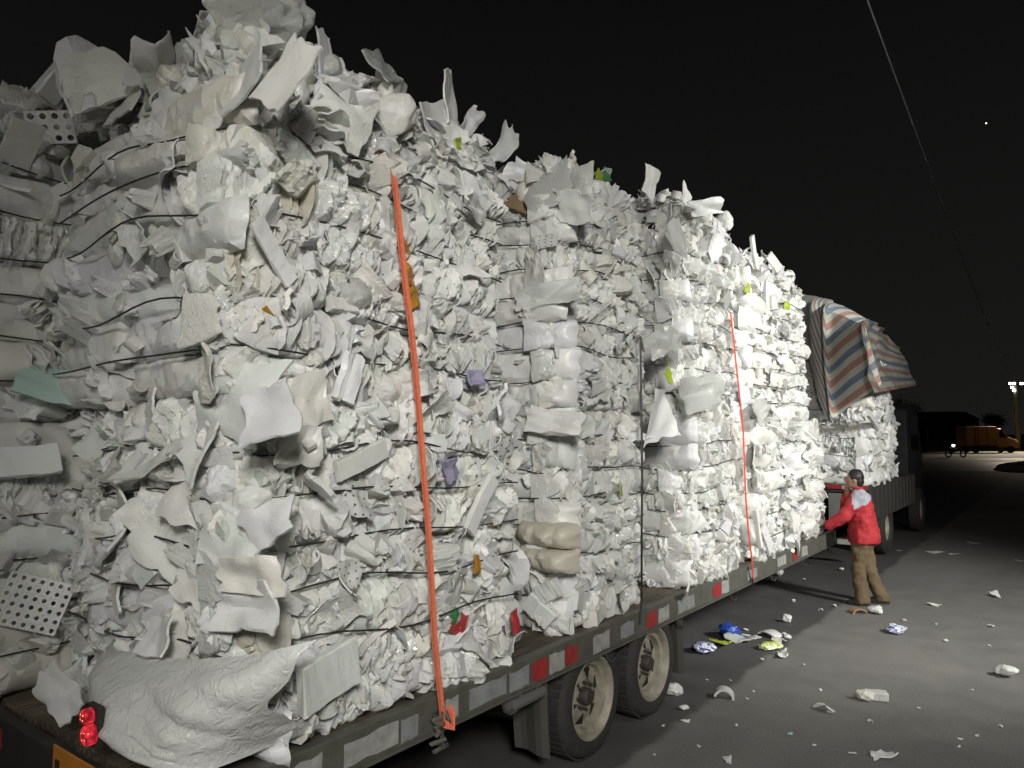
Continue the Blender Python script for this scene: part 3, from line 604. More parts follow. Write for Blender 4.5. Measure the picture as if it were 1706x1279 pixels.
for a, b, mt in [(500,545,'w'),(580,668,'w'),(672,700,'g'),(744,765,'w'),(783,843,'g'),(848,880,'g'),(886,911,'r'),(913,938,'w'),(940,960,'r'),(985,1012,'w'),(1030,1052,'g'),(1073,1090,'r'),(1092,1110,'w'),(1124,1152,'g'),(1183,1196,'r'),(1197,1209,'w'),(1240,1256,'g'),(1290,1304,'w'),(1316,1322,'r'),(1330,1340,'w')]:
    y0, y1 = sorted((Yof(a), Yof(b))); z0 = .69 + random.uniform(-.008, .008)
    mm = {'w': M_TAPEW, 'g': M_TAPEG, 'r': M_TAPER}[mt]
    n = 6; V = []; tp = [(.800 + random.uniform(-.012, .004)) for _ in range(n)]
    for i in range(n): 
        y = y0+(y1-y0)*i/(n-1); V += [(.003+.0015*random.random(), y, z0+random.uniform(-.006, .006)), (.003+.0015*random.random(), y, tp[i])]
    link('reflective_tape', mesh('reflective_tape', V, [(2*i, 2*i+2, 2*i+3, 2*i+1) for i in range(n-1)], mm), rail)
for x0, x1, mm in [(-1.62,-1.50,M_TAPEW),(-1.50,-1.38,M_TAPER),(-2.1,-1.98,M_TAPEW),(-1.98,-1.86,M_TAPER),(-.4,-.28,M_TAPEW),(-.28,-.16,M_TAPER)]:
    MB().box(x0, x1-.004, REARY-.064, REARY-.0605, .70, .79).build('reflective_tape', mm, rearb)
for x in (-.85, -2.1):
    MB().box(x-.05, x+.05, REARY, FRONTY+1.0, .42, .66).build('chassis_beam', M_DARKSTEEL, tr)
for i in range(9):
    y = REARY+.5+i*1.08; MB().box(LEFTX+.07, -.07, y-.03, y+.03, .655, .74).build('cross_member', M_DARKSTEEL, tr)
m = MB().tube([(-.85, FRONTY+1.0, .5), (-1.47, FRONTY+2.1, .5)], .05).tube([(-2.1, FRONTY+1.0, .5), (-1.47, FRONTY+2.1, .5)], .05); m.build('drawbar', M_DARKSTEEL, tr)
def wheel(y, x_out, rot):
    root = link('wheel', mesh('tyre', *(lambda q: (q.V, q.F))(MB().lathe([(.255,-.245),(.30,-.25),(.352,-.238),(.378,-.20),(.386,-.13),(.386,-.10),(.378,-.045),(.352,-.012),(.345,-.008),(.31,0.0),(.268,-.005),(.255,-.02),(.245,-.05)], 'x', (x_out, y, .386), 48)), M_TYRE, True), tr)
    for k in range(44):     # tread blocks
        a = 2*math.pi*k/44; c = Vector((x_out-.12, y+.388*math.cos(a), .386+.388*math.sin(a)))
        t = Vector((0, -math.sin(a), math.cos(a))); n = Vector((0, math.cos(a), math.sin(a))); mb = MB()
        mb.add([c+EX*ex*.085+t*et*.017+n*en*.006 for ex in (-1, 1) for et in (-1, 1) for en in (-1, 1)], [(0,1,3,2),(4,6,7,5),(0,4,5,1),(2,3,7,6),(0,2,6,4),(1,5,7,3)])
        TREAD.append(mb)
    rim = MB().lathe([(.250,-.05),(.262,-.012),(.266,-.004),(.256,-.002),(.244,-.018),(.232,-.045),(.205,-.055),(.200,-.095),(.175,-.10),(.150,-.085),(.105,-.075),(.10,-.09),(.0,-.09)], 'x', (x_out, y, .386), 48).build('rim', M_RIM, root, smooth=True)
    e = rim.modifiers.new('es', 'EDGE_SPLIT'); e.split_angle = R_(40)
    for k in range(6):
        a = rot+2*math.pi*k/6; V = []
        for aa, r0 in ((a, .108), (a+.24, .186), (a-.24, .186)):
            for d in (0, .006): V.append((x_out-.098+.026*(.186-r0)/.078+d, y+r0*math.cos(aa), .386+r0*math.sin(aa)))
        link('rim_slot', mesh('rim_slot', V, [(1,3,5),(0,4,2),(0,2,3,1),(2,4,5,3),(4,0,1,5)], M_HOLE), rim)
    MB().lathe([(.058,-.09),(.056,-.045),(.045,-.03),(.0,-.028)], 'x', (x_out, y, .386), 20).build('hub', M_HUB, rim, smooth=True)
    for k in range(8):
        a = 2*math.pi*k/8; MB().lathe([(.011,-.09),(.011,-.055),(0,-.055)], 'x', (x_out, y+.085*math.cos(a), .386+.085*math.sin(a)), 6).build('wheel_nut', M_HUB, rim)
    return root
TREAD = []
W1Y, W2Y = 4.33, 5.22
for wy in (W1Y, W2Y):
    TREAD.clear(); w = wheel(wy, -.02, random.uniform(0, 1)); q = MB()
    for t in TREAD: q.add(t.V, t.F)
    q.build('tread', M_TYRE, w)
    TREAD.clear(); w = wheel(wy, LEFTX+.27, random.uniform(0, 1)); TREAD.clear()
    MB().tube([(LEFTX+.1, wy, .386), (-.15, wy, .386)], .05, 10).build('axle', M_DARKSTEEL, tr)
    MB().tube([(-.32, wy-.36, .60), (-.32, wy, .44), (-.32, wy+.36, .60)], .03, 6).build('leaf_spring', M_DARKSTEEL, tr)
for y in (3.80, 5.76):
    n = 7; V = [(-.30+.27*i/(n-1), y+.02*math.sin(i)+.03*(j/(n-1))**2, .63-.46*j/(n-1)) for i in range(n) for j in range(n)]
    o = link('mudflap', mesh('mudflap', *solid(np.array(V), n, n, .012), M_FLAP), tr)
m = MB().tube([(-.02, 3.42, .60), (-.02, 3.72, .60)], .035, 12).tube([(-.02, 3.50, .60), (-.02, 3.50, .68)], .012).tube([(-.02, 3.66, .60), (-.02, 3.66, .68)], .012)
m.lathe([(.0,-.01),(.045,-.01),(.045,.02),(0,.02)], 'y', (-.02, 3.40, .60), 12); m.build('brake_valve', simple('dull_metal', (.22,.21,.2), .45, .5), tr)
for y in np.arange(2.2, 10.4, 1.15):     # rope hooks under the rail
    MB().tube([(-.02, y-.03, .66), (.0, y-.02, .60), (.02, y, .585), (.03, y+.02, .61)], .008, 6).build('rope_hook', M_DARKSTEEL, tr)
# tail lamp cluster on its bracket, glowing
lp = onY(140, 1212, 1.32)
cl = MB().box(lp.x-.045, lp.x+.045, lp.y+.03, lp.y+.05, lp.z-.08, lp.z+.075).build('tail_light', M_DARKSTEEL, tr)
MB().box(lp.x-.02, lp.x+.02, lp.y+.04, REARY-.05, .74, .84).build('bracket', M_DARKSTEEL, cl)
for dx, dz, rad in ((-.010, .036, .028), (.008, -.030, .038)):
    c = (lp.x+dx, lp.y, lp.z+dz)
    MB().lathe([(rad, .04), (rad, .004), (rad*.9, -.003), (rad*.5, -.007), (0, -.008)], 'y', c, 20).build('lens', M_REDGLOW, cl, smooth=True)
    for k in range(4):
        a = k*1.6+dz*20; q = MB(); q.lathe([(.0045, .002), (.0045, -.001), (0, -.003)], 'y', (c[0]+rad*.45*math.cos(a), c[1]-.005, c[2]+rad*.45*math.sin(a)), 8); q.build('led', M_LED, cl)
b0 = onY(92, 1238, 1.36); b1 = onY(172, 1238, 1.36)
MB().box(b0.x, b1.x, 1.352, 1.36, b0.z-.22, b0.z).build('marker_board', M_SIGN, tr, bevel=.004)
for k, xx in enumerate(np.linspace(b0.x+.05, b1.x-.05, 3)):
    MB().box(xx-.018, xx+.018, 1.348, 1.3515, b0.z-.2, b0.z-.05).build('board_stripe', M_DARKSTEEL, tr)

# ================================================================== the bales on the trailer
def st_rear1(u, v): return 'wide' if u < .76 else random.choice(['narrow', 'mid'])
def st_rear_low(u, v): return random.choice(['mid', 'mid', 'wide'])
def st_side(u, v): return random.choice(['narrow', 'narrow', 'mid'])
def st_mid(u, v): return random.choice(['mid', 'mid', 'narrow', 'wide'])
def st_lay(u, v): return random.choice(['wide', 'wide', 'mid'])
B_G = 'foam bales stacked on the trailer'
b1l = bale('lower white foam bale over the red tail light, big sheet sagging off the deck edge', -.12, -1.60, 1.80, 3.50, DECK+.02, 2.28, 7, st_side, st_rear_low, 28, group=B_G, seed=3, density=230, rearflaps=24)
b1u = bale('upper white foam bale crossed by the orange strap, long folded sheets on its tail face', -.15, -1.58, 1.68, 3.38, 2.28, 3.58, 7, st_side, st_rear1, 28, top=.45, group=B_G, seed=5, density=230, topn=90, rearflaps=3, reardens=45)
b2l = bale('lower foam bale above the trailer wheels with beige sheet and loose blocks at its foot', -.18, -1.6, 4.12, 5.22, DECK+.02, 2.30, 7, st_side, st_lay, 16, group=B_G, seed=7, density=220, rearflaps=10, reardens=70)
b2u = bale('upper foam bale with a green scrap on top, second stack from the tail', -.16, -1.6, 4.10, 5.25, 2.30, 3.73, 8, st_side, st_lay, 14, top=.40, group=B_G, seed=9, density=220, topn=80, rearflaps=4, reardens=60)
b3l = bale('lower foam bale behind the red strap, third stack from the tail', -.12, -1.6, 5.95, 7.15, DECK+.02, 2.25, 7, st_side, st_mid, 18, group=B_G, seed=13, density=200, rearflaps=16)
b3u = bale('upper foam bale behind the red strap, with layered folds on its tail face', -.14, -1.6, 5.95, 7.20, 2.25, 3.96, 8, st_side, st_lay, 12, top=.42, group=B_G, seed=15, density=200, topn=80, rearflaps=6, reardens=70)
b4l = bale('lower brightly lit foam bale beside the worker in the red jacket', -.11, -1.6, 7.46, 10.2, DECK+.02, 2.25, 6, st_mid, st_mid, 16, group=B_G, seed=17, density=150)
b4u = bale('upper brightly lit foam bale with upright white board on top, beside the striped tarp', -.13, -1.6, 7.48, 9.65, 2.25, 3.82, 8, st_lay, st_mid, 8, top=.36, group=B_G, seed=19, density=120, topn=80)
b5l = bale('dim lower foam bale with perforated board, on the unlit far side of the tail', -1.76, -2.92, .95, 2.5, DECK+.02, 2.2, 6, st_mid, st_mid, 18, group=B_G, seed=23, density=120, rear=False)
b5u = bale('dim upper foam bale with a thick board upright on top, far side of the tail', -1.78, -2.92, 1.0, 2.5, 2.2, 3.70, 7, st_mid, st_mid, 14, top=.34, group=B_G, seed=25, density=120, rear=False)

# pieces one can recognise in the photograph, set on the bale they belong to
def rec(root, me, name, P, fr, roll=0, tx=0, ty=0, s=(1, 1, 1)):
    return link(name, me, root, Matrix.Translation(P) @ frame(*fr, R_(roll), R_(tx), R_(ty)).to_4x4() @ Matrix.Diagonal((*s, 1)))
def fl(seed, w, h, th, mat, curl_=.5, torn=.5, crease=.4, smooth=True, n=(16, 12)): return mesh('foam_sheet', *flap(seed, w, h, th, curl_, n[0], n[1], torn, crease), mat, smooth)
def sb(seed, w, h, t, mat=None, bend=.2): return mesh('foam_board', *slab(seed, w, h, t, bend), mat or M_SMOOTH)
SM = M_SMOOTH
# crown of column one: standing sheets, clear bag
for px, py, w, h, ro, tx, sd in [(215,150,.26,.34,8,-12,1),(270,135,.22,.30,-14,-5,2),(232,95,.22,.22,-20,10,3),(345,130,.42,.26,4,-8,4),(300,185,.40,.22,5,-30,5),(410,120,.28,.26,20,-10,6),(150,170,.22,.26,25,-15,7),(480,110,.20,.3,-35,-5,12)]:
    rec(b1u, fl(900+sd, w, h*.92, .010, SM, .35, .4, .25), 'foam_sheet', onY(px, py+14, 1.66+.03*(sd % 3)), REAR, ro, tx-10, 0)
p = onX(350, 185, -.9)
V, F = crumple(931, 5, .3, 1.3); bag = mesh('clear_bag', V, F, M_FILM, True)
rec(b1u, bag, 'clear_bag', onY(440, 45, 1.98), REAR, 0, 0, 0, (.52, .62, .5))
for px, py, w, h, ro, tx, ty, sd in [(640,110,.34,.18,30,-20,30,1),(660,165,.34,.10,62,10,20,2),(600,150,.22,.26,80,0,40,3),(745,160,.20,.30,10,0,25,4),(790,200,.34,.08,48,0,10,5),(720,205,.26,.24,30,10,10,6),(545,95,.12,.30,10,0,20,7)]:
    rec(b1u, fl(940+sd, w, h, .010, M_FILM if sd in (1, 2) else SM, .7, .6, .5), 'foam_sheet', onX(px, py, -.20), SIDE, ro, tx, ty)
# column one side face
for px, py, w, h, t, ro, tx, ty, sd in [(785,345,.26,.09,.015,-14,0,20,1),(605,765,.30,.09,.03,20,0,0,2),(500,740,.16,.18,.09,-8,10,-10,3),(800,840,.34,.08,.03,52,0,0,4),(625,690,.26,.10,.05,6,0,0,5),(840,680,.22,.20,.018,-30,0,10,6),(520,670,.16,.22,.012,18,0,-10,7),(455,420,.28,.07,.02,-52,0,0,8),(580,630,.10,.22,.04,-20,0,0,9),(545,1125,.30,.20,.05,14,0,0,10),(500,255,.22,.10,.06,-22,0,0,11),(700,640,.2,.13,.03,12,0,0,12)]:
    rec(b1l if py > 600 else b1u, sb(960+sd, w, h, t) if sd in (2, 4, 8, 10) else fl(960+sd, w, h, min(t, .03), SM, 1.6, .45, .8, False), 'foam_board', onX(px, py, .02), SIDE, ro, tx, ty)
for px, py, w, h, ro, sd, mt in [(672,415,.12,.10,10,1,M_YEL),(682,460,.13,.09,-20,2,M_YEL),(690,495,.12,.10,40,3,M_YEL),(835,860,.07,.12,15,4,M_YEL),(795,940,.05,.10,0,5,M_YEL),(770,1035,.12,.10,-25,6,M_RED),(762,1025,.07,.06,20,7,M_GREEN),(860,1035,.05,.12,5,8,M_RED),(762,240,.06,.05,20,9,M_LIME),(750,780,.10,.14,30,10,M_PURP),(790,630,.12,.08,5,11,M_PURP),(575,960,.1,.12,5,14,M_DOT),(600,830,.14,.16,-10,12,M_DOT),(850,735,.18,.2,-25,13,M_DOT)]:
    rec(b1l if py > 600 else b1u, fl(980+sd, w, h, .008, mt, 1.2, .7, .8), 'coloured_scrap', onX(px, py, .005), SIDE, ro, random.uniform(-20, 20), random.uniform(-20, 20))
# column one tail face, lower bale: big flaps
for px, py, w, h, ro, tx, ty, sd in [(215,590,.34,.20,-6,-20,10,1),(385,660,.36,.34,-14,-10,15,2),(340,745,.26,.28,-30,-20,-20,3),(270,760,.40,.22,10,-35,10,4),(455,690,.24,.20,20,-10,20,5),(250,700,.30,.22,15,-25,0,6),(190,660,.34,.14,-8,-45,0,7),(150,720,.3,.2,-25,-30,-20,8),(280,900,.34,.26,-25,-20,15,9),(215,880,.24,.3,20,-20,-20,10),(380,900,.34,.22,5,-15,10,11),(330,960,.26,.24,-10,-15,10,12),(270,1050,.34,.20,12,-30,0,13),(420,960,.30,.14,4,-10,15,14),(250,820,.36,.20,10,-25,10,15),(410,1010,.36,.18,6,-5,5,16),(320,830,.3,.22,-12,-15,15,17),(440,870,.22,.16,30,-10,20,18),(190,970,.2,.28,30,-20,-15,19),(300,640,.2,.2,40,-15,10,20)]:
    rec(b1l, fl(1000+sd, w, h, .012, SM, .8, .6, .6), 'foam_sheet', onY(px, py, 1.70), REAR, ro, tx, ty)
# the large sheet that sags at the tail corner
nu, nv = 84, 50; U, Vv = np.meshgrid(np.linspace(0, 1, nu), np.linspace(0, 1, nv), indexing='ij')
A = [onY(140, 1085, 1.62), onY(480, 1085, 1.70), onX(500, 1230, .02), onY(215, 1300, 1.34)]
c0, c1, c2, c3 = [np.array(a) for a in A]
P = c0*((1-U)*(1-Vv))[..., None] + c1*(U*(1-Vv))[..., None] + c2*(U*Vv)[..., None] + c3*((1-U)*Vv)[..., None]
eu = np.abs(2*U-1)**3; ev = np.abs(2*Vv-1)**2.2; q = U*1.1 - Vv*.9
fold = .05*np.clip(U*1.5-.2, 0, 1)*tri(q*1.3+.15)*np.clip(Vv*1.6, 0, 1) + .03*tri(q*3.1+U*.9)*np.clip(U*1.6-.5, 0, 1) + .06*creases(U*1.4, Vv*.9, 77, 6, .5, 4.5) + .012*vn(U*6+Vv*5, Vv*3, 5) + .045*creases(U*3+.6*Vv, Vv*2.2-.8*U, 91, 5, .8, 3.2)
P[..., 1] += -.15 + .20*eu + .17*ev - fold; P[..., 0] += .04*(1-eu) - .3*fold
P[..., 2] -= .035*np.sin(np.pi*U)*Vv - .05*(vn(U*4, Vv*2, 9)-.5)
link('sagging_sheet', mesh('sagging_sheet', *solid(P.reshape(-1, 3), nu, nv, .008), foam_mat('sagging_bag', [(.80,.81,.80),(.80,.81,.80)], rough=.32, transl=.25, wrink=.6), True), b1l)
rec(b1l, fl(1031, .30, .16, .01, SM, .6, .6, .4), 'foam_sheet', onY(105, 1160, 1.45), REAR, -20, -20, 0)
rec(b1l, fl(1032, .20, .16, .01, SM, .6, .6, .4), 'foam_sheet', onY(270, 1060, 1.62), REAR, 10, -30, 0)
# far-side bales: perforated boards, thick standing board, card
pb = mesh('perforated_board', *perforated(7, 6, .042, .011, .012, .8), SM)
rec(b5l, pb, 'perforated_board', onX(55, 1005, -1.60), SIDE, -22, 0, -20)
rec(b5u, mesh('perforated_board', *perforated(4, 3, .055, .016, .02, .5), SM), 'perforated_board', onX(85, 212, -1.66), SIDE, 12, 10, -30)
rec(b5u, sb(1040, .46, .12, .08), 'foam_board', onX(82, 150, -1.84), SIDE, 64, 15, -30)
rec(b5u, sb(1041, .28, .15, .012), 'foam_board', onX(33, 245, -1.62), SIDE, 86, 0, -40)
rec(b5l, fl(1042, .34, .2, .015, M_TEAL, .3, .3, .2), 'teal_marked_sheet', onX(88, 640, -1.58), SIDE, -12, -30, -20)
rec(b5l, sb(1043, .36, .16, .03), 'foam_board', onX(30, 770, -1.6), SIDE, 4, -30, -20)
# column two
for px, py, w, h, t, ro, tx, ty, sd in [(925,705,.46,.16,.06,-4,-20,0,1),(915,490,.50,.15,.05,2,0,0,2),(905,400,.2,.10,.01,0,0,0,3)]:
    rec(b2l if py > 660 else b2u, fl(1050+sd, w, h, min(t, .03), M_DOT if sd == 3 else SM, .5, .3, .5, False), 'foam_board', onY(px, py, 3.98), REAR, ro, tx, ty)
for px, py, w, h, ro, sd in [(915,890,.42,.17,0,1),(915,930,.42,.16,-2,2)]:
    rec(b2l, mesh('beige_wrapped_fold', *cushion(1060+sd, 2.4, True, 24, 12), M_BEIGE, True), 'beige_wrapped_fold', onY(px, py, 4.06), REAR, ro, 0, 0, (w, h, .16))
for px, py, w, h, t, ro, tx, ty, sd in [(900,1015,.22,.14,.09,-38,0,10,1),(965,1000,.34,.12,.10,-12,0,10,2),(940,1037,.11,.09,.09,0,0,20,3),(990,1022,.26,.12,.10,4,0,15,4),(1000,985,.22,.11,.09,-28,0,10,5),(975,965,.16,.12,.07,20,0,20,6),(915,985,.16,.12,.08,28,0,0,7)]:
    P_ = onX(px, py, -.12) if px > 930 else onY(px, py, 4.02)
    rec(b2l, sb(1070+sd, w, h, t, SM, .1), 'foam_block', P_, SIDE if px > 930 else REAR, ro, tx, ty)
for px, py, w, h, ro, sd, mt in [(912,310,.36,.28,30,1,M_FILM),(880,345,.34,.12,-20,2,M_BROWN),(970,300,.16,.22,0,3,M_FILM),(1012,290,.10,.10,10,4,M_GREEN),(1000,295,.12,.10,40,5,M_LIME),(845,245,.2,.28,-30,6,SM),(1085,305,.18,.26,-10,7,SM),(1030,345,.3,.2,20,8,SM),(960,350,.3,.22,-12,9,SM)]:
    rec(b2u, fl(1090+sd, w, h, .008, mt, .8, .7, .5), 'torn_sheet', onY(px, py, 4.05) if px < 990 else onX(px, py, -.22), REAR if px < 990 else SIDE, ro, random.uniform(-15, 15), random.uniform(-15, 15))
rec(b2l, fl(1110, .06, .10, .008, M_LIME), 'lime_scrap', onX(1033, 815, .0), SIDE, 5, 0, 20)
rec(b2u, fl(1111, .05, .08, .008, M_LIME), 'lime_scrap', onX(1053, 467, -.02), SIDE, 0, 0, 20)
# columns three and four
for px, py, w, h, t, ro, tx, ty, sd in [(1256,420,.34,.09,.03,-66,0,0,1),(1290,437,.38,.10,.02,-14,30,0,2),(1275,480,.10,.42,.06,0,0,0,3),(1330,908,.38,.07,.03,-36,0,10,5),(1278,897,.34,.13,.02,-50,0,0,6),(1262,880,.40,.05,.05,-72,0,0,7),(1145,985,.22,.10,.015,-40,0,30,8)]:
    rec(b4u if py < 600 else b4l, sb(1120+sd, w, h, t), 'foam_board', onX(px, py, -.02 if py < 600 else .06), SIDE, ro, tx, ty)
for px, py, w, h, ro, sd, mt in [(1170,345,.5,.14,18,1,SM),(1130,400,.4,.3,30,2,M_FILM),(1190,400,.3,.24,40,3,SM),(1105,570,.34,.22,20,4,M_FILM),(1160,660,.7,.3,10,5,M_FILM),(1270,680,.6,.2,16,6,M_FILM),(1090,690,.34,.4,10,7,SM),(1250,480,.12,.1,5,8,M_LIME),(1313,508,.10,.10,0,9,M_LIME),(1115,620,.22,.1,40,10,M_LIME),(1310,770,.5,.25,0,11,SM),(1340,800,.4,.16,-10,12,SM)]:
    rt = b3u if px < 1240 and py < 650 else b3l if px < 1240 else b4u if py < 700 else b4l
    rec(rt, fl(1140+sd, w, h, .007, mt, .8, .7, .6), 'torn_sheet', onX(px, py, .03), SIDE, ro, random.uniform(-18, 18), random.uniform(-18, 18))

# ================================================================== tie-down straps
def ribbon(pts, w, th, wv):
    P = []; n = len(pts)
    for i, p in enumerate(pts):
        t = (Vector(pts[min(i+1, n-1)]) - Vector(pts[max(i-1, 0)])).normalized(); a = t.cross(wv).normalized()
        for k in (-.5, -.2, 0, .2, .5): P.append(Vector(p) + a*w*k + wv*(-.004*(1-abs(k)*2)) + wv*.004*math.sin(i*1.7))
    return solid(np.array(P), n, 5, th)
st = thing('ratchet_strap', 'orange webbing strap pulled tight down the side of the tail bales, hooked under the rail', 'strap', (0.05, 2.7, .6))
pts = [(655,283),(660,330),(668,400),(676,470),(684,540),(692,620),(700,700),(707,790),(713,880),(719,970),(725,1060),(731,1130),(736,1185),(738,1212)]
bul = [.02,.06,.08,.085,.085,.075,.075,.085,.09,.09,.085,.07,.045,.035]
P = [onX(a, b, x) for (a, b), x in zip(pts, bul)]
link('webbing', mesh('webbing', *ribbon(P, .038, .004, EX), M_STRAP), st)
top = [P[0], P[0]+Vector((-.10, -.02, .12)), P[0]+Vector((-.3, -.04, .28)), P[0]+Vector((-.8, -.06, .36))]
link('webbing', mesh('webbing', *ribbon(top, .038, .004, Vector((.6, 0, .8))), M_STRAP), st)
q = P[-1]; tail = [q+Vector((.012, .0, .02)), q+Vector((.02, .05, -.01)), q+Vector((.015, .055, .05)), q+Vector((.01, .04, .09))]
link('webbing_tail', mesh('webbing_tail', *ribbon(tail, .038, .005, EX), M_STRAP), st)
MB().tube([q+Vector((0, -.035, .0)), q+Vector((.005, .035, 0)), q+Vector((-.03, .04, .07)), q+Vector((-.03, -.04, .07)), q+Vector((0, -.035, 0))], .007, 6).build('hook', M_DARKSTEEL, st)
rb = thing('rope_coil', 'knotted dirty rope hanging at the foot of the orange strap', 'rope', (q.x, q.y, q.z))
rp = [q + Vector((.015+.02*math.sin(i*1.9), -.055+.03*math.cos(i*1.3)+.004*i*(i % 2), .08-.011*i)) for i in range(17)]
MB().tube(rp, .011, 6).build('rope', simple('dirty_rope', (.09,.085,.07), .9, 0, .4, 40), rb)
st2 = thing('tie_strap', 'thin red strap down the side of the third and brightest foam stacks', 'strap', (0.05, 7.2, .6))
P = [onX(a, b, x) for a, b, x in [(1217,520,.03),(1221,560,.07),(1227,610,.09),(1233,660,.09),(1238,720,.08),(1240,780,.09),(1243,830,.09),(1247,880,.08),(1252,930,.05),(1255,966,.03)]]
link('webbing', mesh('webbing', *ribbon(P, .034, .004, EX), M_REDSTRAP), st2)
MB().tube([P[-1]+Vector((0, -.03, .02)), P[-1]+Vector((.0, .0, -.04)), P[-1]+Vector((-.02, .03, .02))], .008, 6).build('hook', M_DARKSTEEL, st2)
st3 = thing('tie_rope', 'thin black tie line hanging straight down the second foam stack', 'rope', (0.05, 5.0, .8))
P = [onX(a, b, x) for a, b, x in [(1067,560,.05),(1068,640,.075),(1069,720,.08),(1070,800,.085),(1069,880,.08),(1069,940,.06),(1069,1000,.02),(1066,1040,.01)]]
MB().tube(P, .008, 6).build('rope', M_WIRE, st3)

# ================================================================== truck ahead with the tarpaulin
TKY = 12.75; TD = 1.28
tk = thing('cargo_truck', 'dark cargo truck in front of the trailer, bed loaded with tarp covered foam', 'truck', (-1.3, 15.5, 0))
MB().box(-2.5, .0, TKY, 17.0, TD-.10, TD).build('bed', M_DARKSTEEL, tk)
MB().box(-2.5, -.004, TKY-.03, TKY-.001, TD-.03, TD+.02).build('rear_sill', M_STEEL, tk)
for x0, x1, mm in ((-.62, -.40, M_TAPER), (-.395, -.18, M_TAPEW), (-.17, -.02, M_TAPER)):
    MB().box(x0, x1, TKY-.036, TKY-.031, TD-.05, TD+.015).build('reflective_tape', mm, tk)
M_SIDEB = simple('drop_side_board', (.045, .042, .038), .7, .1, .35, 5, .2)
MB().box(-.012, .018, TKY+.02, 16.95, TD-.55, TD+.03).build('drop_side', M_SIDEB, tk, bevel=.005)
for i in range(12):
    y = TKY+.15+i*.34; MB().box(.019, .035, y, y+.05, TD-.53, TD).build('side_rib', M_SIDEB, tk)
for i in range(3):
    MB().box(-.62+.22*i, -.62+.22*i+.205, TKY+.0, TKY+.04, .72, TD-.12).build('rear_panel', simple('grey_panel', (.16, .16, .15), .6), tk, bevel=.006)
MB().box(-2.45, -.02, TKY+.02, TKY+.1, .34, .44).build('bumper_bar', M_DARKSTEEL, tk)
for x0, x1, mm in ((-.95, -.75, M_TAPER), (-.5, -.3, M_TAPEW), (-.28, -.08, M_TAPER)):
    MB().box(x0, x1, TKY+.012, TKY+.017, .35, .43).build('reflective_tape', mm, tk)
for x in (-.95, -2.0): MB().box(x-.05, x+.05, TKY+.05, 19.3, .6, 1.1).build('chassis_beam', M_DARKSTEEL, tk)
for yy in (14.5, 18.2):
    for xo in (-.05, -2.2):
        w = MB().lathe([(.25,-.25),(.40,-.25),(.47,-.2),(.48,-.12),(.47,-.05),(.40,0),(.28,-.01),(.25,-.05)], 'x', (xo, yy, .48), 32).build('wheel', M_TYRE, tk, smooth=True)
        MB().lathe([(.28,-.02),(.25,-.05),(.2,-.12),(.1,-.08),(0,-.06)], 'x', (xo, yy, .48), 24).build('rim', M_RIM, w, smooth=True)
cabz = [(17.25, .7), (17.25, 2.6), (17.45, 2.75), (18.6, 2.72), (18.95, 1.9), (19.1, 1.75), (19.1, .7)]
V = [(x, y, z) for x in (-.15, -2.35) for y, z in cabz]; n = len(cabz)
F = [tuple(range(n)), tuple(range(2*n-1, n-1, -1))] + [(i, (i+1) % n, (i+1) % n+n, i+n)[::-1] for i in range(n)]
cb = link('cab', mesh('cab', V, F, M_CABBLUE), tk)
for side in (-.146,):
    link('cab_window', mesh('cab_window', [(side, 17.7, 1.75), (side, 18.7, 1.75), (side, 18.5, 2.5), (side, 17.7, 2.5)], [(0, 1, 2, 3)], M_GLASS), cb)
T_G = 'foam bales on the truck bed under the tarp'
bale('foam bale on the truck bed, hanging out below the bright striped tarp', -.06, -1.6, 12.82, 14.35, TD+.02, 3.35, 8, st_mid, st_mid, 14, group=T_G, seed=31, density=150, rearflaps=12)
t2 = bale('foam bale on the truck bed under the dirty shadowed tarp', -.2, -1.6, 14.4, 15.75, TD+.02, 2.95, 7, st_mid, st_mid, 12, group=T_G, seed=33, density=150, rear=False)
rec(t2, sb(1180, .75, .10, .05), 'foam_board', onX(1455, 700, .12), SIDE, -18, 0, 0)
rec(t2, sb(1181, .4, .12, .05), 'foam_board', onX(1478, 690, .1), SIDE, 35, 0, 0)
def tarp(name, label, TL, TR, BR, BL, mat, bands, fold, skew, amp, seed, slant=0.0):
    nu, nv = 40, 34; U, V = np.meshgrid(np.linspace(0, 1, nu), np.linspace(0, 1, nv), indexing='ij')
    a, b, c, d = [np.array(p) for p in (TL, TR, BR, BL)]
    P = a*((1-U)*(1-V))[..., None] + b*(U*(1-V))[..., None] + c*(U*V)[..., None] + d*((1-U)*V)[..., None]
    n = np.cross(b-a, d-a); n /= np.linalg.norm(n)
    if n[1] > 0: n = -n
    # long diagonal folds near the left, soft drape elsewhere; rounded crown at the top
    g = U + 0.45*V - .28
    disp = fold*np.exp(-((g-.30)/.05)**2) - fold*.8*np.exp(-((g-.20)/.05)**2) + fold*.6*np.exp(-((g-.08)/.05)**2) + amp*(vn(U*3+V*1.5, V*2, seed)-.5) + amp*.55*(creases(U*1.6, V*1.6, seed+2, 5, .7, 3.5)-.5) + .06*np.sin(np.pi*U)*np.sin(np.pi*V)
    P = P + n*disp[..., None]
    back = np.clip(.16-V, 0, 1)/.16
    P[..., 1] += .55*back**2; P[..., 2] -= .03*back**2
    P[..., 2] += .10*np.sin(np.pi*np.clip(U*1.1, 0, 1))*(1-V)
    Vt, F = solid(P.reshape(-1, 3), nu, nv, .006)
    me = mesh(name, Vt, F, mat, True); sv = ((V + slant*U*(1-V))*bands + skew*np.clip(.33-g, 0, 1)*bands + .04*vn(U*5, V*5, seed)).reshape(-1)
    at = me.attributes.new('stripe', 'FLOAT', 'POINT'); at.data.foreach_set('value', np.concatenate([sv, sv]).astype(np.float32))
    return tag(link(name, me), label, 'tarp')
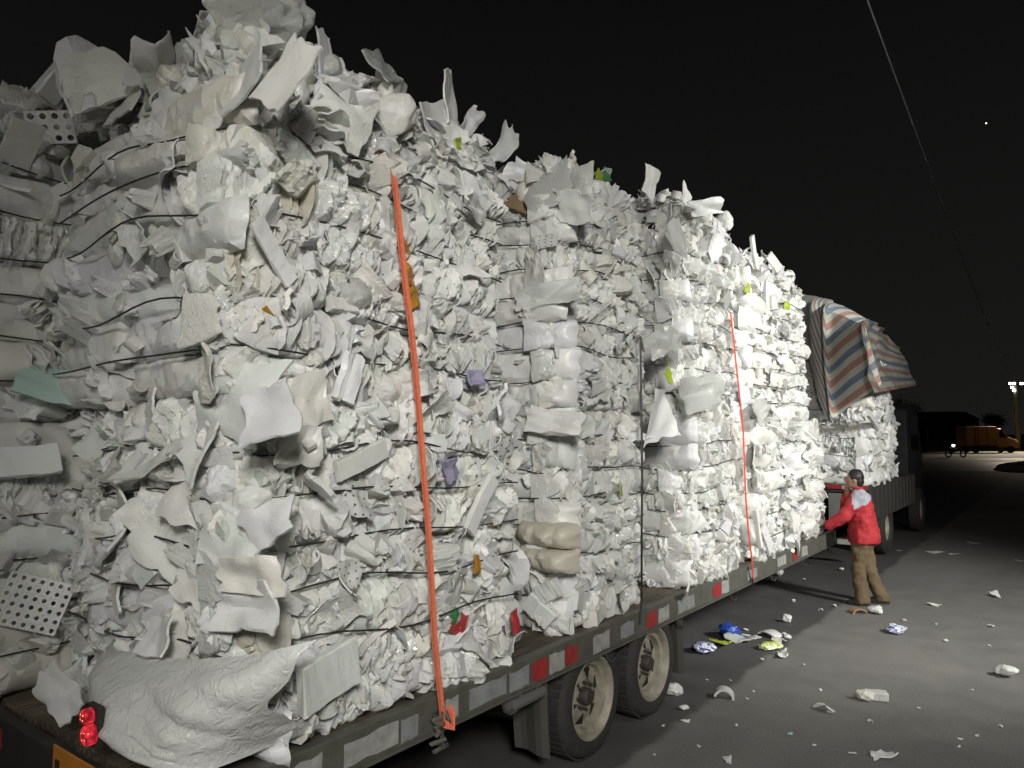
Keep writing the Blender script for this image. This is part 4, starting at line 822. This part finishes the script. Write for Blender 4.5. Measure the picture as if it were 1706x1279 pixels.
tarp('striped_tarp', 'bright red, white and blue striped tarp draped over the tail of the truck load', onY(1318, 480, 12.74), onX(1434, 522, .12), onX(1468, 640, .32), onY(1378, 705, 12.52), M_TARP, 6.6, .06, 2.4, .08, 5, .6)
t_tr = onX(1492, 572, .12); t_br = onX(1527, 642, .26)
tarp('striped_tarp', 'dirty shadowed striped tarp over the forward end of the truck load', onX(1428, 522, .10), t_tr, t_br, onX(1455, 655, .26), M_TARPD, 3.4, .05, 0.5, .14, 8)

# ================================================================== the worker
def ell(c, r, n=14, m=10):
    V = [(c[0], c[1], c[2]+r[2])]; F = []
    for j in range(1, m):
        th = math.pi*j/m
        for i in range(n): a = 2*math.pi*i/n; V.append((c[0]+r[0]*math.sin(th)*math.cos(a), c[1]+r[1]*math.sin(th)*math.sin(a), c[2]+r[2]*math.cos(th)))
    V.append((c[0], c[1], c[2]-r[2])); F += [(0, 1+i, 1+(i+1) % n) for i in range(n)]
    for j in range(m-2):
        for i in range(n): F.append((1+j*n+i, 1+(j+1)*n+i, 1+(j+1)*n+(i+1) % n, 1+j*n+(i+1) % n))
    k = len(V)-1; F += [(k, 1+(m-2)*n+(i+1) % n, 1+(m-2)*n+i) for i in range(n)]
    return V, F
def loft(rings):
    """rings: (centre, rx, ry) horizontal ellipses"""
    n = 16; V = []; F = []
    for c, rx, ry in rings:
        for i in range(n): a = 2*math.pi*i/n; V.append((c[0]+rx*math.cos(a), c[1]+ry*math.sin(a), c[2]))
    for j in range(len(rings)-1):
        for i in range(n): F.append((j*n+i, j*n+(i+1) % n, (j+1)*n+(i+1) % n, (j+1)*n+i))
    F.append(tuple(range(n-1, -1, -1))); F.append(tuple((len(rings)-1)*n+i for i in range(n))); return V, F
def fuse(name, mb, voxel, sm, mats, pick, parent, M):
    """melt the collected shapes into ONE continuous skin"""
    tmp = bpy.data.objects.new('tmp', mesh('tmp', mb.V, mb.F)); COL.objects.link(tmp)
    r = tmp.modifiers.new('r', 'REMESH'); r.mode = 'VOXEL'; r.voxel_size = voxel
    s = tmp.modifiers.new('s', 'SMOOTH'); s.factor = .5; s.iterations = sm
    dg = bpy.context.evaluated_depsgraph_get(); me = bpy.data.meshes.new_from_object(tmp.evaluated_get(dg)); bpy.data.objects.remove(tmp)
    me.name = name; me.materials.clear()
    for m_ in mats: me.materials.append(m_)
    for p in me.polygons: p.use_smooth = True; p.material_index = pick(p.center)
    o = bpy.data.objects.new(name, me); COL.objects.link(o); o.parent = parent; o.matrix_basis = M
    return o
def person():
    loc = onZ(1440, 1006, 0.0); root = thing('person', 'person in a red jacket with grey shoulders and brown trousers, reaching to the foam load', 'person', loc)
    M = Matrix.Rotation(R_(192), 4, 'Z')       # local x forward, y left
    LS, LE, LW = Vector((.02, .20, 1.34)), Vector((.20, .27, 1.10)), Vector((.42, .22, .95))
    RS, RE, RW = Vector((.02, -.20, 1.34)), Vector((.20, -.24, 1.14)), Vector((.155, -.055, 1.38))
    HC = Vector((.07, .01, 1.545))
    b = MB()
    b.add(*loft([((0,0,.80), .11, .16), ((0,0,.95), .105, .15), ((.0,0,1.08), .10, .14), ((.02,0,1.22), .115, .17), ((.02,0,1.34), .09, .18), ((.03,0,1.40), .055, .07), ((.045,0,1.47), .052, .055)]))
    b.tube([LS, LE, LW], [.055, .042, .03], 10); b.tube([RS, RE, RW], [.055, .042, .03], 10)
    b.add(*ell(HC, (.095, .075, .115))); b.add(*ell(HC+Vector((.035, .0, -.05)), (.055, .055, .065)))
    b.add(*ell(HC+Vector((.098, .0, -.015)), (.018, .014, .026)))       # nose
    for s in (-1, 1): b.add(*ell(HC+Vector((-.005, s*.076, -.01)), (.022, .010, .03)))
    b.tube([(0,.09,.85), (.05,.10,.46), (.02,.10,.08)], [.085, .055, .04], 10); b.tube([(0,-.09,.85), (-.06,-.10,.46), (-.20,-.10,.09)], [.085, .055, .04], 10)
    # hands: palm, four fingers of different length, thumb from the side of the palm
    def hand(w, d, side, curlv):
        d = d.normalized(); up = curlv.normalized(); sd = d.cross(up).normalized()*side
        b.tube([w, w+d*.05, w+d*.09], [.028, .036, .030], 8)
        for k, ln in enumerate((.062, .072, .068, .054)):
            o = w+d*.085+sd*(.026-.0175*k); b.tube([o, o+d*ln*.5-up*.012, o+d*ln*.8-up*.035, o+d*ln*.7-up*.055], [.0095, .009, .008, .007], 6)
        o = w+d*.03+sd*.03; b.tube([o, o+sd*.028+d*.022, o+sd*.03+d*.052-up*.015], [.011, .010, .008], 6)
    hand(LW, Vector((.85, -.1, -.35)), 1, Vector((.3, 0, 1))); hand(RW, Vector((.1, .25, 1)), -1, Vector((.9, .2, -.1)))
    def pick(c):
        if c.x > LW.x-.02 and c.y > .05 and c.z < 1.1: return 1
        return 0
    body = fuse('body', b, .0085, 3, [M_SKIN, M_GLOVE], pick, root, M)
    # trousers, wide and creased
    t = MB(); t.add(*loft([((0,0,.70), .13, .19), ((0,0,.84), .135, .185), ((0,0,.96), .125, .17)]))
    t.tube([(0,.095,.86), (.03,.105,.64), (.06,.11,.45), (.035,.11,.24), (.02,.11,.07), (.02,.11,.03)], [.115,.105,.088,.085,.092,.088], 14)
    t.tube([(0,-.095,.86), (-.03,-.10,.64), (-.06,-.105,.45), (-.13,-.105,.24), (-.205,-.105,.07), (-.21,-.105,.03)], [.115,.105,.088,.085,.092,.088], 14)
    tro = fuse('trousers', t, .016, 3, [M_TROUS], lambda c: 0, root, M)
    j = MB(); j.add(*loft([((-.02,0,.76), .185, .235), ((-.025,0,.84), .19, .235), ((-.01,0,1.0), .17, .22), ((.005,0,1.15), .16, .225), ((.012,0,1.28), .145, .235), ((.015,0,1.36), .11, .21), ((.028,0,1.42), .075, .085), ((.04,0,1.455), .068, .072)]))
    j.tube([LS+Vector((0,-.03,.0)), LS.lerp(LE, .5), LE, LE.lerp(LW, .6), LW-Vector((.02,0,-.01))], [.095, .085, .078, .068, .058], 12)
    j.tube([RS+Vector((0,.03,.0)), RS.lerp(RE, .5), RE, RE.lerp(RW, .55), RE.lerp(RW, .85)], [.095, .085, .074, .062, .052], 12)
    def jp(c): return 1 if c.z > 1.30 - .10*max(0, abs(c.y)-.1)/.2 and c.z < 1.42 and abs(c.y) < .31 and c.x < .10 else 0
    jk = fuse('jacket', j, .016, 2, [M_JRED, M_JGREY], jp, root, M)
    h = MB(); h.add(*ell(HC+Vector((-.018, 0, .034)), (.100, .085, .098), 18, 12)); h.add(*ell(HC+Vector((-.05, 0, -.02)), (.062, .078, .085), 14, 10))
    hair = fuse('hair', h, .010, 1, [M_HAIR], lambda c: 0, root, M)
    tx = bpy.data.textures.new('creases', 'CLOUDS'); tx.noise_scale = .10
    for o, s in ((jk, .05), (tro, .05), (hair, .02)):
        d = o.modifiers.new('creases', 'DISPLACE'); d.texture = tx; d.strength = s; d.mid_level = .55
    f = MB(); 
    for s in (-1, 1): f.add(*ell(HC+Vector((.090, s*.030, .012)), (.008, .013, .007), 8, 6))
    o = link('eyes', mesh('eyes', f.V, f.F, M_HAIR)); o.parent = root; o.matrix_basis = M
    f = MB(); f.add(*ell(HC+Vector((.088, 0, -.062)), (.008, .022, .005), 8, 6)); o = link('mouth', mesh('mouth', f.V, f.F, simple('lips', (.25, .10, .08), .5))); o.parent = root; o.matrix_basis = M
    for dx, dy in ((.02, .11), (-.21, -.105)):
        s = MB(); s.add(*loft([((dx+.05, dy, .018), .135, .05), ((dx+.05, dy, .05), .13, .048), ((dx+.02, dy, .085), .085, .045), ((dx, dy, .11), .05, .04)]))
        sh = fuse('shoe', s, .010, 2, [M_SHOE], lambda c: 0, root, M)
        s = MB(); s.add(*loft([((dx+.05, dy, .0), .128, .05), ((dx+.05, dy, .02), .13, .051)])); o = link('sole', mesh('sole', s.V, s.F, M_SHOE)); o.parent = root; o.matrix_basis = M
    return root
person()

# ================================================================== litter on the ground
LG = 'white foam scraps scattered on the asphalt'
def litter(px, py, s, kind, label=None, mat=None, name='foam_scrap', cat='scrap', group=None, flat=1.0):
    p = onZ(px, py, 0.0); sz = s/scale_at(p)*(.8 if label is None else 1)
    if py < 950: kind = 'sheet'; flat = .25
    a = random.uniform(0, 6.3)
    if kind == 'ball': V, F = chunk(random.randint(0, 9999)); V = V*sz
    elif kind == 'wad': V, F = crumple(random.randint(0, 9999), 3, .1, 1.5); V = V*sz
    elif kind == 'block': V, F = slab(random.randint(0, 9999), sz, sz*.6, sz*.45, .1)
    elif kind == 'bent': V, F = curl(random.randint(0, 9999), sz*.6, sz*.42, 2.9, sz*.12)
    else: V, F = flap(random.randint(0, 9999), sz, sz*.55, max(.006, sz*.05), .5, 9, 7, 1.0, .7)
    V = np.array(V); V[:, 2] *= flat; V[:, 2] -= V[:, 2].min() - .001
    o = link(name, mesh(name, V, F, mat or M_MIX, kind in ('wad', 'bent', 'sheet')), None, Matrix.Translation(p) @ Matrix.Rotation(a, 4, 'Z'))
    return tag(o, label or 'small torn white foam scrap lying on the dark pavement', cat, group or (LG if label is None else None))
litter(1208,1163,30,'bent','bent white foam offcut arched on the pavement near the rear wheels',name='foam_offcut',cat='offcut')
litter(1124,1157,22,'wad','white crumpled wad lying beside the front tyre of the trailer pair',cat='scrap')
litter(1441,1167,20,'wad','rough white foam lump touching the square foam block',name='foam_lump',cat='lump'); litter(1461,1166,30,'block','square white foam block lying alone on open pavement',name='foam_block',cat='block')
litter(1470,1263,40,'sheet','long pale foam flake lying near a dark stain at the picture foot' if False else 'large pale cup-shaped foam flake lying on open pavement',M_SMOOTH,'foam_flake','flake')
litter(1675,1127,26,'wad','rounded white foam nub on the open pavement',name='foam_nub',cat='nub')
litter(1492,1054,30,'wad','crumpled blue and white wrapper on the pavement',print_mat('blue_print_wrap',(.15,.2,.42),(.75,.76,.8),.47),'wrapper','wrapper',flat=.5)
litter(1172,1087,34,'wad','crumpled dark blue and white wrapper nearest the trailer wheel',print_mat('dark_print_wrap',(.06,.08,.28),(.7,.72,.8),.5),'wrapper','wrapper',flat=.5)
litter(1216,1062,34,'wad','bright blue plastic bag in the rubbish beside the trailer',M_BLUE,'plastic_bag','bag',flat=.8)
litter(1232,1068,44,'sheet','white plastic bag next to the bright blue bag',M_FILM,'plastic_bag','bag'); litter(1252,1063,26,'sheet','small torn white flake beside the white plastic bag',None,'foam_flake','flake')
litter(1203,1076,36,'sheet','lime and white wrapper under the white plastic bag',M_LIME,'wrapper','wrapper')
litter(1280,1081,34,'wad','lime green and white crumpled packet in the rubbish',print_mat('lime_packet',(.42,.52,.04),(.75,.76,.7),.5,14),'packet','packet',flat=.5)
litter(1283,1060,34,'bent','long curled white foam strip in the rubbish',None,'foam_strip','strip',flat=.5)
litter(1300,1071,26,'sheet','yellowish torn strip lying in the rubbish',M_BEIGE,'plastic_strip','strip'); litter(1302,1093,30,'sheet','flat white lozenge of foam at the edge of the rubbish',SM,'foam_flake','flake')
litter(1428,1021,26,'bent','brown curled card lying behind the worker',M_BROWN,'card_scrap','card',flat=.6)
litter(1461,1022,20,'wad','white twisted scrap lying just behind the worker',None,'foam_scrap','scrap')
litter(1282,948,26,'sheet','flat pale flake on the ground in the trailer shade',None,'foam_flake','flake'); litter(1316,1224,14,'sheet','tiny teal plastic flake on the pavement',M_TEAL,'plastic_flake','flake')
for px, py, s in [(1140,1183,16),(1143,1203,14),(1105,1210,8),(1090,1258,6),(1212,1269,22),(1164,1244,9),(1227,1210,6),(1244,1165,5),(1366,1150,6),(1372,1183,30),(1383,1187,12),(1420,1256,10),(1357,1243,6),(1450,1203,10),(1506,1034,14),(1556,1009,18),(1660,995,22),(1651,1044,14),(1576,1069,8),(1648,1077,8),(1312,1037,14),(1367,1017,8),(1390,1010,12),(1242,1050,12),(1305,1059,14),(1312,1064,12),(1270,1100,6),(1322,1003,8),(1462,1000,8),(1402,950,9),(1498,917,7),(1560,920,26),(1590,923,22),(1622,905,16),(1697,934,20),(1666,1211,9),(1600,1232,8),(1628,1228,6),(1598,1245,7),(1340,965,10),(1255,1152,5),(1178,1133,5),(1217,1134,4),(1300,960,14),(1340,1108,4),(1560,1040,5),(1620,1150,6),(1530,1180,6)]:
    litter(px, py, s*random.uniform(.9, 1.2), random.choice(['sheet', 'sheet', 'sheet', 'bent', 'wad']), None)

# ================================================================== far side of the yard
tag(sheet('road', -60, 140, 40.5, 41, .004, M_CONC), kind='structure')
bpy.data.objects.remove(bpy.data.objects['road'])
FWD = Vector((-math.sin(R_(YAW)), math.cos(R_(YAW)), 0)); RGT = Vector((math.cos(R_(YAW)), math.sin(R_(YAW)), 0))
def cammat(px, py):      # a frame standing on the ground at this pixel, x to camera right, y away
    p = onZ(px, py, 0); M = Matrix((RGT, FWD, EZ)).transposed().to_4x4(); M.translation = p; return M
def strip(name, d0, d1, w0, w1, z, mat):
    V = [Vector((CAM.x, CAM.y, 0)) + FWD*d + RGT*w + EZ*z for d, w in ((d0, w0), (d0, w1), (d1, w1), (d1, w0))]
    return tag(link(name, mesh(name, V, [(0, 1, 2, 3)], mat)), kind='structure')
strip('road', 41, 53, -40, 120, .004, simple('pale_road', (.26, .25, .24), .55, 0, .25, .3))
strip('verge', 62, 110, -60, 160, .004, M_GRASS)
def far(name, label, cat, px, py):
    M = cammat(px, py); o = thing(name, label, cat); o.matrix_basis = M; return o
def kid(o, mb, name, mat, smooth=False, bevel=0):
    c = bpy.data.objects.new(name, mesh(name, mb.V, mb.F, mat, smooth)); COL.objects.link(c); c.parent = o
    if bevel: b = c.modifiers.new('b', 'BEVEL'); b.width = bevel; b.segments = 2
    return c
ot = far('box_truck', 'small orange box truck parked across the yard on the grass verge', 'truck', 1645, 754)
bx = kid(ot, MB().box(-2.7, .5, -.9, .9, .75, 2.75), 'box_body', M_ORANGE, bevel=.04)
for x in (-1.75, -1.45, -.55): kid(bx, MB().box(x-.03, x+.03, -.93, -.902, .8, 2.7), 'panel_seam', M_DARKSTEEL)
cabp = [(.55, .55), (.55, 2.55), (1.0, 2.5), (1.75, 1.65), (2.6, 1.35), (2.75, .95), (2.75, .55)]
V = [(x, y, z) for y in (-.85, .85) for x, z in cabp]; n = len(cabp); F = [tuple(range(n)), tuple(range(2*n-1, n-1, -1))] + [(i, i+n, (i+1) % n+n, (i+1) % n) for i in range(n)]
q = MB(); q.add(V, F); cc = kid(ot, q, 'cab', M_ORANGE, bevel=.04)
q = MB(); q.add([(.75, -.86, 1.6), (1.6, -.86, 1.6), (1.0, -.86, 2.35), (.75, -.86, 2.38)], [(0, 1, 2, 3)]); kid(cc, q, 'cab_window', M_GLASS)
q = MB(); q.lathe([(0, -.05), (.13, -.05), (.13, .03), (0, .03)], 'x', (2.74, -.6, 1.15), 12); kid(cc, q, 'headlight', M_AMBER)
for x in (-1.7, 1.9):
    for y in (-.8, .8):
        q = MB(); q.lathe([(.0, -.12), (.28, -.12), (.38, -.09), (.38, .09), (.28, .12), (0, .12)], 'y', (x, y, .38), 20); kid(ot, q, 'wheel', M_TYRE, True)
kid(ot, MB().box(-2.6, .4, -.7, .7, .45, .74), 'chassis', M_DARKSTEEL)
# motorbike with its headlight on
mo = far('motorcycle', 'dark motorcycle with a lit white headlight far across the yard', 'motorcycle', 1592, 762)
for x in (-.6, .65):
    q = MB(); q.lathe([(.20, -.03), (.27, -.05), (.31, 0), (.27, .05), (.20, .03)], 'y', (x, 0, .31), 20); kid(mo, q, 'wheel', M_TYRE, True)
kid(mo, MB().tube([(-.6, 0, .35), (-.2, 0, .55), (.3, 0, .75), (.55, 0, .9)], [.06, .14, .16, .06], 8), 'frame', M_CABBLUE, True)
kid(mo, MB().tube([(-.7, 0, .8), (-.1, 0, .8)], [.08, .11], 8), 'seat', M_SHOE, True)
kid(mo, MB().tube([(.65, 0, .31), (.5, 0, 1.02)], .035, 6).tube([(.45, -.35, 1.05), (.5, 0, 1.02), (.45, .35, 1.05)], .02, 6), 'fork', M_DARKSTEEL)
q = MB(); q.lathe([(.0, -.12), (.08, -.12), (.10, .0), (0, .03)], 'y', (-.18, -.02, 1.02), 12); kid(mo, q, 'headlight', M_HEAD, True)
# lump under grey sheeting
V, F = crumple(1300, 4); V = np.array(V)*np.array([3.4, 2.2, 2.1]); V[:, 2] -= V[:, 2].min()+.5; V[:, 2] = np.maximum(V[:, 2], 0)
lm = link('covered_heap', mesh('covered_heap', V, F, simple('grey_sheeting', (.22, .205, .19), .7, 0, .3, 3, .4), True)); lm.matrix_basis = cammat(1708, 783); tag(lm, 'low heap under grey sheeting at the far edge of the yard', 'heap')
# floodlight mast in view, with its lamps and their light
ms = far('floodlight_mast', 'pale concrete mast with lit floodlights behind the orange truck', 'mast', 1697, 751)
kid(ms, MB().tube([(0, 0, 0), (0, 0, 8.2)], [.30, .22], 12), 'pole', M_CONC)
kid(ms, MB().box(-1.1, 1.1, -.12, .0, 7.55, 7.63), 'crossarm', M_DARKSTEEL)
for x, z in ((-.86, 7.75), (-.42, 7.75), (-.64, 7.3), (.45, 7.75), (.9, 7.75)):
    hd = kid(ms, MB().box(x-.19, x+.19, -.32, -.14, z-.14, z+.14), 'lamp_head', M_DARKSTEEL, bevel=.02)
    kid(hd, MB().box(x-.17, x+.17, -.335, -.324, z-.12, z+.12), 'lamp_glass', M_LAMP)
q = MB(); q.lathe([(0, -.06), (.14, -.06), (.14, .06), (0, .06)], 'y', (-.36, -.2, 6.98), 14); kid(ms, q, 'round_lamp', M_LAMP)
ld = bpy.data.lights.new('mast_light', 'SPOT'); ld.energy = 20000; ld.spot_size = R_(80); ld.spot_blend = .6; ld.shadow_soft_size = .3; ld.color = (1, .86, .66)
lo = bpy.data.objects.new('mast_light', ld); COL.objects.link(lo); lo.parent = ms; lo.location = (-.7, -1.3, 7.6); lo.rotation_euler = (R_(-46), 0, R_(-24))
ld = bpy.data.lights.new('round_lamp_light', 'SPOT'); ld.energy = 3500; ld.spot_size = R_(40); ld.spot_blend = 1; ld.shadow_soft_size = .15; ld.color = (1, .95, .88)
lo = bpy.data.objects.new('round_lamp_light', ld); COL.objects.link(lo); lo.parent = ms; lo.location = (-.36, -.5, 6.98); lo.rotation_euler = (R_(-77), 0, R_(-12))
# thin posts, wall and trees in the dark
for px, py, h, nm, lb, mt in [(1546,748,3.0,'post','thin pale post standing in the dark beyond the yard',M_CONC),(1510,786,.8,'bollard','short dark bollard at the edge of the pale road',M_DARKSTEEL)]:
    o = far(nm, lb, nm, px, py); kid(o, MB().tube([(0, 0, 0), (0, 0, h*.96), (0, 0, h)], [.06, .05, .03], 8), 'shaft', mt)
wh = far('warehouse', 'low dark warehouse in the night beyond the motorcycle', 'building', 1540, 742)
kid(wh, MB().box(-9, 9, 0, 8, 0, 4.2), 'wall', M_WALL); q = MB(); q.add([(-9.3, -.3, 4.2), (9.3, -.3, 4.2), (9.3, 8.3, 4.2), (-9.3, 8.3, 4.2), (-9.3, 4, 5.6), (9.3, 4, 5.6)], [(0, 1, 5, 4), (2, 3, 4, 5), (1, 2, 5), (3, 0, 4), (0, 3, 2, 1)]); kid(wh, q, 'roof', M_DARKSTEEL)
for x in (-6, -2, 2, 6): kid(wh, MB().box(x-.6, x+.6, -.03, -.003, 1.4, 2.6), 'window', M_GLASS)
def tree(px, py, h, seed, label):
    o = far('tree', label, 'tree', px, py); kid(o, MB().tube([(0, 0, 0), (.1, 0, h*.4), (0, .1, h*.7)], [.22, .15, .06], 8).tube([(.1, 0, h*.4), (.8, .3, h*.65)], [.1, .03], 6).tube([(.05, 0, h*.45), (-.8, -.2, h*.7)], [.1, .03], 6), 'trunk', M_WALL)
    r = np.random.default_rng(seed); q = MB(); cl = [np.array([r.normal(0, h*.16), r.normal(0, h*.16), h*(.72+r.normal(0, .1))]) for _ in range(9)]
    for _ in range(1400):
        c = cl[r.integers(9)] + r.normal(0, h*.07, 3); a = r.normal(size=3); a /= np.linalg.norm(a); b = np.cross(a, r.normal(size=3)); b /= np.linalg.norm(b); s = .13
        q.add([c+a*s, c+b*s*.6, c-a*s, c-b*s*.6], [(0, 1, 2, 3)])
    kid(o, q, 'crown', M_LEAF)
tree(1664, 745, 5.2, 1, 'small leafy tree just behind the orange box truck cab'); tree(1520, 744, 7, 2, 'dark leafy tree beside the low warehouse')
# overhead cable with its poles
mt = onZ(1697, 751, 0); mt = Vector((mt.x, mt.y, 8.0)); c0 = onZ(1445, 0, 7.6)
cbl = thing('overhead_cable', 'single overhead cable running across the black sky to the far mast', 'cable', c0)
back = c0 + (c0-mt).normalized()*14; pts = [back] + [c0.lerp(mt, t) - EZ*(3.2*t*(1-t)) for t in np.linspace(0, 1, 24)]
MB().tube(pts, .010, 6).build('cable', M_CABLE, cbl)
up = thing('utility_pole', 'utility pole carrying the near end of the overhead cable', 'pole', (back.x, back.y, 0)); MB().tube([(back.x, back.y, 0), (back.x, back.y, back.z+.4)], [.14, .10], 10).build('shaft', M_CONC, up)
MB().box(back.x-.5, back.x+.5, back.y-.05, back.y+.05, back.z-.12, back.z-.015).build('crossarm', M_DARKSTEEL, up)
d = ray(1643, 205).normalized(); s = CAM + d*900
V, F = ico(1); so = link('star', mesh('star', V*.75, F, M_STAR), None, Matrix.Translation(s)); tag(so, 'tiny bright star in the black night sky', 'star')

# ================================================================== yard floodlights that light the load (stand outside the frame; the rearmost is added fill)
for (bx_, by_), hz, aim, watts, cone, blend, colr in FLOODS:
    fm = thing('yard_or_fill_floodlight', 'yard floodlight on a steel pole facing the %s' % ('worker and the bright foam stacks' if by_ > 0 else 'tail corner of the trailer' if by_ > -5 else 'tail of the trailer from well behind it, an added fill lamp'), 'floodlight', (bx_, by_, 0), 'yard floodlights facing the trailer')
    MB().tube([(bx_, by_, 0), (bx_, by_, hz+.1)], [.07, .05], 10).build('pole', M_DARKSTEEL, fm)
    p = Vector((bx_, by_, hz)); dv = (Vector(aim)-p).normalized(); qt = dv.to_track_quat('-Z', 'Y')
    Mh = Matrix.Translation(p) @ qt.to_matrix().to_4x4()
    MB().box(bx_-.75, bx_+.75, by_-.04, by_+.04, hz-.04, hz+.04).build('crossarm', M_DARKSTEEL, fm)
    for ox in (-.6, -.2, .2, .6):
        for oy in (-.28, .28):
            Mh = Matrix.Translation(p) @ qt.to_matrix().to_4x4() @ Matrix.Translation((ox, oy, 0))
            h = link('lamp_head', mesh('lamp_head', *(lambda q: (q.V, q.F))(MB().box(-.18, .18, -.22, .22, -.12, .06)), M_DARKSTEEL), fm, Mh)
            link('lamp_glass', mesh('lamp_glass', [(-.16, -.2, -.123), (.16, -.2, -.123), (.16, .2, -.123), (-.16, .2, -.123)], [(0, 3, 2, 1)], M_LAMP), fm, Mh)
    ld = bpy.data.lights.new('flood_light', 'SPOT'); ld.energy = watts; ld.spot_size = R_(cone*1.0); ld.spot_blend = blend; ld.shadow_soft_size = .75; ld.color = colr
    lo = bpy.data.objects.new('flood_light', ld); COL.objects.link(lo); lo.location = p + dv*.95; lo.rotation_euler = qt.to_euler()
